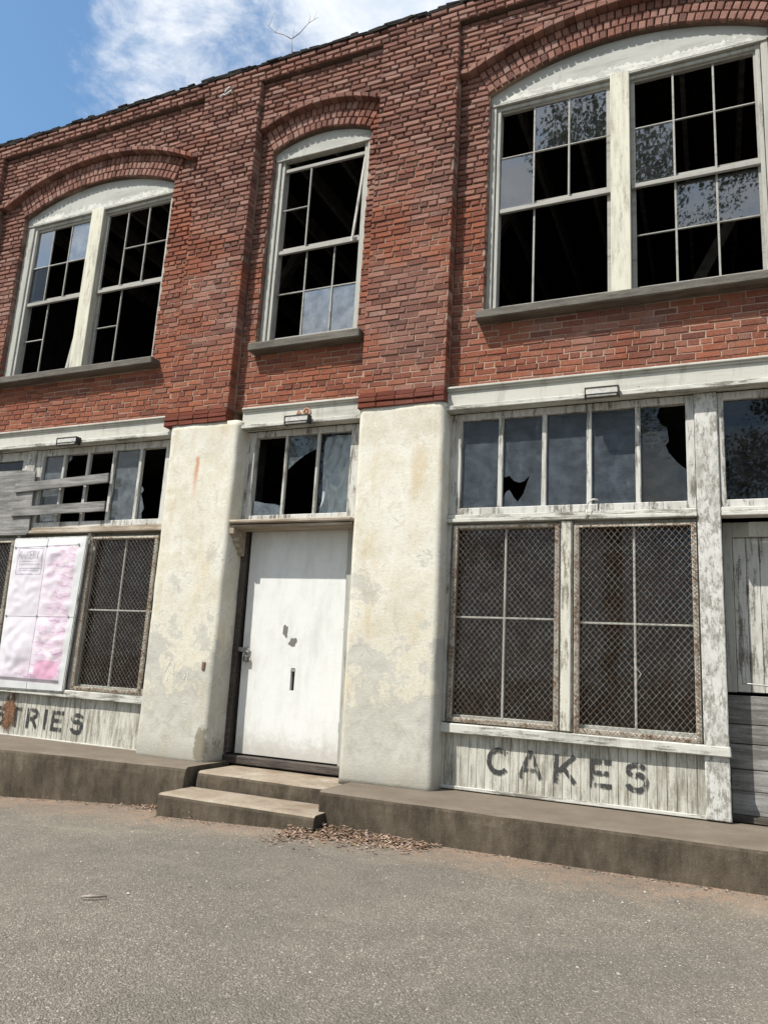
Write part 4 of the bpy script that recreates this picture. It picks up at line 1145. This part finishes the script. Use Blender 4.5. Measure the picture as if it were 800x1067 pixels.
# boarding: plywood and two loose boards nailed across
pts = [(-9.52, 2.80), (-8.12, 2.785), (-8.085, 2.80), (-8.068, 2.835), (-8.08, 3.0), (-8.105, 3.635), (-8.35, 3.66), (-9.52, 3.68)]
mb = MB(); mb.prism(pts, 6.925, 6.945)
o = mb.build('plywood_sheet', M['wood'], None); rebase(o, (-8.8, 6.935, 2.79)); tag(o, 'weathered grey plywood sheet nailed over the lights above the banner', 'plywood')
for a, c, hh, lab in (((-8.405, 3.412), (-6.83, 3.478), .122, 'upper of two grey boards nailed across the smashed left lights'), ((-8.40, 3.092), (-6.825, 3.118), .125, 'lower of two grey boards nailed across the smashed left lights')):
    mb = MB(); mb.beam((a[0], 6.91, a[1]), (c[0], 6.918, c[1]), hh, .026, c=.004)
    o = mb.build('board', M['wood'], None); rebase(o, ((a[0] + c[0]) / 2, 6.92, (a[1] + c[1]) / 2 - hh / 2)); tag(o, lab, 'board', 'boards nailed over the left lights')

# boarded side door at the right
mb = MB(); x = .165
while x < .97:
    xe = min(x + .105, .97); mb.box(x + .0015, xe - .0015, 7.258 + rnd.uniform(-.002, .002), 7.29, 1.33, 2.66, .004); x = xe
sd = mb.build('side_door', M['trim'], bld); tag(sd, 'flaking white beadboard side door with bare planks nailed low')
mb = MB(); mb.box(.085, .163, 7.235, 7.30, 1.325, 2.80, .005); mb.box(.965, 1.03, 7.235, 7.30, .33, 2.80, .005); mb.box(.163, .965, 7.236, 7.30, 2.665, 2.80, .005)
mb.build('stile', M['frame'], sd)
mb = MB(); z = .345
for h in (.19, .17, .2, .16, .24):
    mb.box(.086, .96, 7.225 + rnd.uniform(-.006, .006), 7.26, z, min(z + h - .004, 1.32), .005, .003); z += h
mb.build('plank', M['wood'], sd)
mb = MB(); mb.tube([(.205, 7.20, 1.435), (.20, 7.20, 1.40), (.26, 7.195, 1.40), (.60, 7.19, 1.375)], .007, 6); mb.build('hook_bar', M['metal'], sd)
MB().box(.084, 1.03, 7.20, 7.3, .283, .343, .006).build('threshold', M['threshold'], bld)

# small lamps on the drip ledges
def wall_light(x0, x1, z, y, lab, tilt=0, cable=False):
    z -= .005; t = empty('wall_light', ((x0 + x1) / 2, y, z - .045), lab, 'wall light', 'small box lights under the fascias')
    mb = MB(); mb.box(x0, x1, y - .075, y + .01, z - .02, z + .05, .006); o1 = mb.build('housing', M['light_metal'], t)
    mb = MB(); mb.box(x0 + .01, x1 - .01, y - .079, y - .005, z - .045, z - .021, .004); mb.build('lens', M['lens'], t)
    mb = MB(); mb.box(x0 - .008, x0 - .0005, y - .08, y + .005, z - .046, z + .054, .002); mb.box(x1 + .0005, x1 + .008, y - .08, y + .005, z - .046, z + .054, .002)
    mb.box(x0 + .0005, x1 - .0005, y - .083, y - .0795, z - .024, z - .014, .001); mb.box(x0 + .0005, x1 - .0005, y - .08, y - .0755, z + .042, z + .053, .001); mb.box(x0 + .0005, x1 - .0005, y - .083, y - .06, z - .054, z - .0455, .001); mb.build('bracket', M['black'], t)
    return t
wall_light(-1.035, -.745, 3.965, 6.835, 'small oblong light under the fascia over the CAKES windows')
wall_light(-4.26, -3.975, 3.965, 6.835, 'small oblong light under the fascia over the white door')
t = wall_light(-7.62, -7.30, 3.955, 6.835, 'battered oblong light above the boarded left window row')
mb = MB(); pts = []
for i in range(10):
    a = i / 9; pts.append((-1.02 + .08 * math.sin(a * 2.6) - .0, 6.915 - .01 * math.sin(a * 3), 2.985 - .14 * a + .02 * math.sin(a * 9)))
mb.tube([(-.955, 6.98, 2.99), (-.99, 6.93, 2.985), (-1.03, 6.915, 2.955), (-1.045, 6.912, 2.88), (-1.05, 6.91, 2.80)], .008, 6)
o = mb.build('cable', M['white_cable'], None, smooth=True); rebase(o, (-1.05, 6.91, 2.80)); tag(o, 'short white cable end hooked over the sill above the right CAKES guard', 'cable')

# hook in the brickwork, high on the left pilaster
mb = MB(); mb.tube([(-5.50, 6.79, 8.58), (-5.505, 6.74, 8.56), (-5.535, 6.70, 8.47), (-5.56, 6.69, 8.42), (-5.52, 6.69, 8.405), (-5.475, 6.70, 8.44), (-5.455, 6.72, 8.48)], .013, 7)
mb.tube([(-5.56, 6.69, 8.42), (-5.61, 6.70, 8.40)], .014, 7)
o = mb.build('wall_hook', M['light_metal'], bld, smooth=True); tag(o, 'pale iron hook high on the pilaster')

# ------------------------------------------------------------------ banner
bn = empty('banner', (-7.65, 6.92, .87), 'faded pink and white bakery banner tied over the left shop window guard', 'banner')
c4 = [(-8.255, 2.722), (-7.04, 2.735), (-7.10, .882), (-8.205, .868)]
def bpos(u, v, off=0):     # u left to right, v bottom to top
    xb_ = c4[3][0] + (c4[2][0] - c4[3][0]) * u; xt = c4[0][0] + (c4[1][0] - c4[0][0]) * u
    zb_ = c4[3][1] + (c4[2][1] - c4[3][1]) * u; zt_ = c4[0][1] + (c4[1][1] - c4[0][1]) * u
    x = xb_ + (xt - xb_) * v; z = zb_ + (zt_ - zb_) * v
    q = Vector((x * 2.6, 0, z * 2.6))
    rip = .034 * mnoise.noise(q) + .018 * mnoise.noise(Vector((x * 3 + z * 9, 3, z * 5 - x * 7)))
    e = min(1, min(u, 1 - u) * 9) * min(1, min(v, 1 - v) * 9)
    g = 1
    for (uu, vv) in ((u - .48, 9), (9, v - .472)):
        d = min(abs(uu), abs(vv)); g *= min(1, .25 + d * 9)
    return (x, 6.905 - abs(rip) * e * g - .012 * e * g - off, z)
nx, nz = 44, 64; mb = MB()
for j in range(nz + 1):
    for i in range(nx + 1): mb.v.append(bpos(i / nx, j / nz))
for j in range(nz):
    for i in range(nx):
        a = j * (nx + 1) + i; mb.f.append((a, a + 1, a + nx + 2, a + nx + 1))
mb.build('vinyl', M['banner'], bn, smooth=True, recalc=False)
mb = MB()
q = c4
for a, c in ((q[0], q[1]), (q[1], q[2]), (q[2], q[3]), (q[3], q[0])):
    mb.beam((a[0], 6.925, a[1]), (c[0], 6.925, c[1]), .03, .028)
mb.build('frame', M['trim'], bn)
mb = MB()
def strip(p, off=.003, w_=.0045, n=24):
    for i in range(n):
        a = [p[0][k] + (p[1][k] - p[0][k]) * i / n for k in (0, 1)]; c = [p[0][k] + (p[1][k] - p[0][k]) * (i + 1) / n for k in (0, 1)]
        mb.beam(bpos(*a, off), bpos(*c, off), w_, .003, c=.0005)
strip([(.0, .472), (1, .472)]); strip([(.48, .0), (.48, 1)]); strip([(.03, .942), (.93, .95)])
mb.build('seam', M['seam'], bn)
mb = MB()
for u, v in ((.03, .472), (.48, .472), (.93, .472), (.03, .942), (.48, .946), (.92, .95)):
    p = bpos(u, v, .007); mb = MB(); disc(mb, p[0], p[2], .014, p[1] - .003, p[1] + .003, 10); mb.build('grommet', M['metal'], bn)
# boxed logo: the word BAKERY with smaller rows beneath
mb = MB()
lx0, lx1, lz0, lz1 = -8.14, -7.715, 2.275, 2.605
def flat(pts):
    cx = sum(p[0] for p in pts) / len(pts); cz = sum(p[1] for p in pts) / len(pts)
    # follow the vinyl: depth sampled at each corner
    def yy(x, z):
        v = (z - .87) / 1.86; xb_ = c4[3][0] + (c4[0][0] - c4[3][0]) * v; xe = c4[2][0] + (c4[1][0] - c4[2][0]) * v
        return bpos(min(1, max(0, (x - xb_) / (xe - xb_))), min(1, max(0, v)), .0025)[1]
    mb.face([(x, yy(x, z), z) for x, z in pts])
def fline(a, c, w_):
    n = 8; d = (Vector(c) - Vector(a)).normalized(); nn = Vector((-d.y, d.x)) * w_ / 2
    for i in range(n):
        p = Vector(a).lerp(Vector(c), i / n); q_ = Vector(a).lerp(Vector(c), (i + 1) / n)
        flat([tuple(p + nn), tuple(p - nn), tuple(q_ - nn), tuple(q_ + nn)])
for a, c in (((lx0, lz0), (lx1, lz0)), ((lx1, lz0), (lx1, lz1)), ((lx1, lz1), (lx0, lz1)), ((lx0, lz1), (lx0, lz0))): fline(a, c, .012)
bx = lx0 + .035
def bstroke(L, x, z, wd, ht, t):
    segs = {'B': [((0, 0), (0, 1)), ((0, 1), (.8, .9)), ((.8, .9), (.8, .6)), ((.8, .6), (0, .52)), ((0, .52), (1, .42)), ((1, .42), (1, .1)), ((1, .1), (0, 0))],
            'A': [((0, 0), (.5, 1)), ((.5, 1), (1, 0)), ((.2, .35), (.8, .35))], 'K': [((0, 0), (0, 1)), ((0, .4), (1, 1)), ((.35, .6), (1, 0))],
            'E': [((0, 0), (0, 1)), ((0, 1), (1, 1)), ((0, .5), (.8, .5)), ((0, 0), (1, 0))],
            'R': [((0, 0), (0, 1)), ((0, 1), (.9, .95)), ((.9, .95), (.9, .55)), ((.9, .55), (0, .48)), ((.4, .5), (1, 0))], 'Y': [((0, 1), (.5, .5)), ((1, 1), (.5, .5)), ((.5, .5), (.5, 0))]}[L]
    for a, c in segs:
        fline((x + a[0] * wd, z + a[1] * ht), (x + c[0] * wd, z + c[1] * ht), t)
for L in 'BAKERY':
    bstroke(L, bx, 2.47, .042, .10, .013); bx += .060
x = lx0 + .04
while x < lx1 - .05:
    w_ = rnd.uniform(.012, .034); fline((x, 2.40), (x + w_, 2.40), .026); x += w_ + .012
x = lx0 + .04
for zz in (2.345, 2.318):
    x = lx0 + .05
    while x < lx1 - .06:
        w_ = rnd.uniform(.02, .06); fline((x, zz), (x + w_, zz), .010); x += w_ + .01
fline((lx0 + .03, 2.435), (lx1 - .03, 2.435), .006)
mb.build('logo', M['print_grey'], bn, recalc=False)

# ------------------------------------------------------------------ inside of the building, roof and returns
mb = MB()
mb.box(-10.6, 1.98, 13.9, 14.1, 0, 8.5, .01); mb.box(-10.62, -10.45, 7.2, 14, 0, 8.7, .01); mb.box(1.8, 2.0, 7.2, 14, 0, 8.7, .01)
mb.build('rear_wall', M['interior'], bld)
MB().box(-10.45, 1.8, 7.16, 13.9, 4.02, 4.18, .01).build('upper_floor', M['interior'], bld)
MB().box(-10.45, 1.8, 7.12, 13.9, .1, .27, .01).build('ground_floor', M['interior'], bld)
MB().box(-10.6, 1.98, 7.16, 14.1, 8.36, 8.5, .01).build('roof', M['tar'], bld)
mb = MB(); x = -10.1
while x < 1.7:
    mb.box(x, x + .06, 7.25, 13.9, 8.12, 8.358, .006); x += .62
for x in (-8.2, -4.6, -1.2): mb.beam((x, 9.5, 4.2), (x + 2.0, 9.9, 8.2), .14, .14)
mb.build('joist', M['joist'], bld)
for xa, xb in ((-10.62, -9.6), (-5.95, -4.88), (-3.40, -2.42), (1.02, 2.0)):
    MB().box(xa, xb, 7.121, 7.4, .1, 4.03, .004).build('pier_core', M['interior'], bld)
# brick sides of the block
for x, s_ in ((-10.62, -1), (2.0, 1)):
    mb = MB(); mb.box(min(x, x + s_ * .03), max(x, x + s_ * .03), 6.95, 14.1, 0, 8.8, .004); mb.build('side_wall', M['brick'], bld)

# ------------------------------------------------------------------ ground, kerbs, steps
def gz(x, y): 
    base = -.045 * min(6, max(0, -3.1 - x))
    return base
mb = MB()
xs = [-200, -60, -25, -15, -12] + [-10 + .5 * i for i in range(29)] + [8, 15, 30, 80, 200]
ys = [-200, -60, -20, -8] + [-4 + .5 * i for i in range(24)] + [9, 14.5, 30, 80, 200]
idx = {}
for j, y in enumerate(ys):
    for i, x in enumerate(xs):
        idx[i, j] = len(mb.v); n = 0
        if -12 < x < 6 and -6 < y < 8: n = .008 * mnoise.noise(Vector((x * .9, y * .9, 0)))
        mb.v.append((x, y, gz(x, y) + n))
for j in range(len(ys) - 1):
    for i in range(len(xs) - 1): mb.f.append((idx[i, j], idx[i + 1, j], idx[i + 1, j + 1], idx[i, j + 1]))
g = mb.build('asphalt_ground', M['asphalt'], None, smooth=True); tag(g, 'worn grey asphalt in front of the shop', 'ground', None, 'structure')

def slab(name, front, y1, ztop, label, zbot=-.5, step=.12, amp=.008, mat='concrete'):
    """concrete with a slightly eroded front edge; front = [(x, y), ...] left to right"""
    mb = MB(); pts = []
    for (xa, ya), (xb, yb) in zip(front, front[1:]):
        n = max(1, int(abs(xb - xa) / step))
        for i in range(n): pts.append((xa + (xb - xa) * i / n, ya + (yb - ya) * i / n))
    pts.append(front[-1])
    prof = [(0, -1), (0, -.20), (0, -.1), (0, -.035), (.006, -.014), (.016, -.004), (.04, 0), (.15, 0), (.3, 0)]
    rows = []
    for (x, y) in pts:
        row = []
        e = max(0, mnoise.noise(Vector((x * 3.3, y, ztop * 5)))) * .016 + max(0, mnoise.noise(Vector((x * 11, y, 3)))) * .010
        for k, (dy, dz) in enumerate(prof):
            zz = zbot if dz == -1 else ztop + dz - (e * .6 if 2 < k < 6 else 0)
            yy = y + dy + (e if 2 < k < 6 else 0) + amp * mnoise.noise(Vector((x * 1.4, zz * 3, y)))
            if k >= 6: zz += .004 * mnoise.noise(Vector((x * 2, yy * 3, 8)))
            row.append(len(mb.v)); mb.v.append((x, yy, zz))
        row.append(len(mb.v)); mb.v.append((x, y1, ztop + .003 * mnoise.noise(Vector((x * 2, y1 * 3, 8)))))
        rows.append(row)
    for ra, rb in zip(rows, rows[1:]):
        for k in range(len(ra) - 1): mb.f.append((ra[k], rb[k], rb[k + 1], ra[k + 1]))
    for row, fl in ((rows[0], 0), (rows[-1], 1)):
        v = mb.v[row[-1]]; mb.v.append((v[0], v[1], zbot)); ring = row + [len(mb.v) - 1]
        mb.f.append(tuple(ring if fl else ring[::-1]))
    return mb.build(name, M[mat], None)
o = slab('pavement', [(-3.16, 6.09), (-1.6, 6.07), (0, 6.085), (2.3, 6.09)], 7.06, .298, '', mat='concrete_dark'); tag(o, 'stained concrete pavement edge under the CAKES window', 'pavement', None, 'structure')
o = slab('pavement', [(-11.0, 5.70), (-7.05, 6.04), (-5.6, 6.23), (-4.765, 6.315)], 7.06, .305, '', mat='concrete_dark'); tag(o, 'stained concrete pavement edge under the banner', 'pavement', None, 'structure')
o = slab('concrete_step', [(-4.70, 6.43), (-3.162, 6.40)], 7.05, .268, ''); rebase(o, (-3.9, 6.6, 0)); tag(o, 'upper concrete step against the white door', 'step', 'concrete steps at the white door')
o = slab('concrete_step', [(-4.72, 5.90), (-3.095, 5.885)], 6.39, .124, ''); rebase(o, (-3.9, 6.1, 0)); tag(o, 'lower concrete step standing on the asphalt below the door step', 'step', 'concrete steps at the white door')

# ------------------------------------------------------------------ dead leaves swept into the corners
def leaf(mb, x, y, z, s):
    a = rnd.uniform(0, 6.28); tilt = rnd.uniform(-.7, .7); curl = rnd.uniform(-.5, .8)
    ca, sa = math.cos(a), math.sin(a)
    def P_(u, v):
        h = curl * (abs(v) * 1.0 + u * u * .5) * s * .8 + tilt * u * s * .6
        return (x + (u * ca - v * sa) * s, y + (u * sa + v * ca) * s, z + h + .004)
    i = len(mb.v)
    mb.v += [P_(-1, 0), P_(-.3, .45), P_(.5, .35), P_(1.1, 0), P_(.5, -.35), P_(-.3, -.45), P_(.1, 0)]
    for k in range(6): mb.f.append((i + k, i + (k + 1) % 6, i + 6))
mb = MB()
for k in range(2100):                                   # heap by the right kerb
    t = rnd.random() ** 1.4; x = -3.25 + t * 1.15 + rnd.gauss(0, .05); d = abs(rnd.gauss(0, .20)) * (1.3 - t * .6)
    y = 6.06 - d - (.08 if x < -3.1 else 0)
    if x < -3.08 and y > 5.87: continue
    hgt = max(0, .06 * (1 - d / .26) * (1 - t * .7)) * rnd.random()
    leaf(mb, x, y, hgt, rnd.uniform(.008, .024))
for k in range(700):                                    # thin scatter along the kerbs and steps
    x = rnd.uniform(-9.2, .8)
    if -4.72 < x < -3.1: y = 5.87 - abs(rnd.gauss(0, .07))
    elif x < -4.72: y = 6.315 + (x + 4.765) * .11 - abs(rnd.gauss(0, .07)) - .02
    else: y = 6.06 - abs(rnd.gauss(0, .06))
    leaf(mb, x, y, gz(x, y), rnd.uniform(.007, .018))
for k in range(150):
    x = -4.86 - abs(rnd.gauss(0, .22)); y = 6.315 + (x + 4.765) * .11 - abs(rnd.gauss(0, .10)) - .02
    leaf(mb, x, y, gz(x, y) + rnd.random() * .02, rnd.uniform(.009, .02))
for k in range(110):
    leaf(mb, rnd.uniform(-6, .5), 6 - abs(rnd.gauss(0, 1.3)), gz(-4, 0) * 0 + .002, rnd.uniform(.006, .012))
o = mb.build('dead_leaves', M['deadleaf'], None, recalc=False); tag(o, 'drift of dry brown leaves along the foot of the concrete edge', 'leaves', None, 'stuff')
mb = MB()
for k in range(900):
    y = 6.0 - abs(rnd.gauss(0, 1.5)) if k < 500 else rnd.uniform(1.6, 5.8); x = rnd.uniform(-1.05 * y - .6, .25 * y)
    if y > 5.8 and -4.8 < x < -3: continue
    r_s = rnd.uniform(.0025, .0075) * (1 if rnd.random() < .93 else 1.8); i0 = len(mb.v); zg = gz(x, y)
    for q in ((1, 0, 0), (-.9, .2, 0), (.1, 1, .1), (-.1, -.9, 0), (.1, .1, .8)):
        mb.v.append((x + q[0] * r_s * rnd.uniform(.7, 1.2), y + q[1] * r_s * rnd.uniform(.7, 1.2), zg + .002 + q[2] * r_s))
    for f in ((0, 2, 4), (2, 1, 4), (1, 3, 4), (3, 0, 4)): mb.f.append(tuple(i0 + q for q in f))
M['grit'] = leaf_mat('loose stones', [(0, (.10, .085, .07)), (.5, (.30, .27, .22)), (1, (.55, .52, .46))])
o = mb.build('grit', M['grit'], None, recalc=False); tag(o, 'loose small stones scattered over the asphalt', 'grit', None, 'stuff')
mb = MB()
mb.tube([(-3.30, 3.56, .006), (-3.25, 3.58, .012), (-3.19, 3.64, .008)], [.007, .009, .005], 6)
o = mb.build('stick', M['twig'], None, smooth=True); rebase(o, (-3.25, 3.58, 0)); tag(o, 'short dry stick lying on the asphalt', 'stick')

# leafless sapling growing out of the coping
tw = MB()
def branch(pts, r0_, r1_):
    r0_ *= .75; r1_ *= .75; n = len(pts); tw.tube(pts, [r0_ + (r1_ - r0_) * i / (n - 1) for i in range(n)], 5)
bz = ZTOP + .13; X0t, Yt = -4.74, 6.95
branch([(X0t, Yt, bz - .1), (X0t - .02, Yt, bz + .16), (X0t - .045, Yt, bz + .33)], .013, .010)
branch([(X0t - .045, Yt, bz + .33), (X0t - .20, Yt + .02, bz + .46), (X0t - .36, Yt, bz + .53), (X0t - .47, Yt - .02, bz + .64), (X0t - .54, Yt, bz + .72)], .009, .003)
branch([(X0t - .47, Yt - .02, bz + .64), (X0t - .45, Yt, bz + .76), (X0t - .42, Yt, bz + .86)], .005, .002)
branch([(X0t - .36, Yt, bz + .53), (X0t - .30, Yt, bz + .62)], .004, .002)
branch([(X0t - .045, Yt, bz + .33), (X0t + .10, Yt - .01, bz + .37), (X0t + .24, Yt, bz + .50), (X0t + .40, Yt, bz + .545)], .009, .003)
branch([(X0t + .24, Yt, bz + .50), (X0t + .26, Yt, bz + .60), (X0t + .22, Yt, bz + .68)], .004, .002)
branch([(X0t - .02, Yt, bz + .34), (X0t - .01, Yt, bz + .52)], .004, .002)
branch([(X0t + .33, Yt, bz + .53), (X0t + .37, Yt, bz + .66)], .003, .0015)
tw.v = [(X0t + (x - X0t) * .84, y, bz + (z - bz) * .95) for x, y, z in tw.v]
o = tw.build('sapling', M['twig'], None, smooth=True); rebase(o, (X0t, Yt, ZTOP)); tag(o, 'bare leafless sapling sprouting from the black roof edge', 'plant')

# ------------------------------------------------------------------ trees across the street (seen only in the glass)
def crown_mesh(seed, H, rad, nl):
    rg = random.Random(seed); mb = MB(); clumps = []
    for k in range(46):
        t = rg.random(); zz = H * (.35 + .62 * t); rr = rad * (1 - .55 * abs(t - .4)) * math.sqrt(rg.random()); a = rg.uniform(0, 6.28)
        clumps.append((math.cos(a) * rr, math.sin(a) * rr, zz, rg.uniform(.7, 1.5)))
    for k in range(nl):
        cx, cy, cz, cr = clumps[rg.randrange(len(clumps))]
        v = Vector((rg.gauss(0, 1), rg.gauss(0, 1), rg.gauss(0, .7))); v = v.normalized() * cr * rg.random() ** .4
        p = Vector((cx, cy, cz)) + v; s = rg.uniform(.05, .11)
        n = Vector((rg.uniform(-1, 1), rg.uniform(-1, 1), rg.uniform(.1, 1))).normalized(); u = n.orthogonal().normalized(); w_ = n.cross(u)
        mb.face([p - u * s, p - w_ * s * .6, p + u * s, p + w_ * s * .6])
    return mb, clumps
for k, (x, y, H, rad, lab) in enumerate(((-3.4, -13.5, 26, 4.2, 'tall leafy tree across the street, opposite the CAKES window'), (-11.5, -17, 17, 4.5, 'lower leafy tree across the street at the left'), (3.2, -17, 24, 4.5, 'tall leafy tree across the street at the right'), (-19, -19, 15, 4.5, 'leafy tree far left across the street'), (12, -18, 16, 4.5, 'leafy tree far right across the street'))):
    t = empty('tree', (x, y, 0), lab, 'tree', 'trees across the street')
    mb, cl = crown_mesh(100 + k, H, rad, (20000, 8000, 14000, 6000, 6000)[k])
    for i, v in enumerate(mb.v): mb.v[i] = (v[0] + x, v[1] + y, v[2])
    mb.build('crown', M['foliage'], t, recalc=False)
    tb = MB(); tb.tube([(x, y, -.2), (x + .1, y, H * .3), (x - .1, y + .1, H * .6), (x, y, H * .9)], [.38, .3, .2, .05], 10)
    for c in cl[::4]: tb.tube([(x, y, c[2] * .7), (x + c[0] * .5, y + c[1] * .5, c[2] * .88), (x + c[0], y + c[1], c[2])], [.09, .06, .02], 6)
    tb.build('trunk', M['bark'], t, smooth=True, recalc=False)
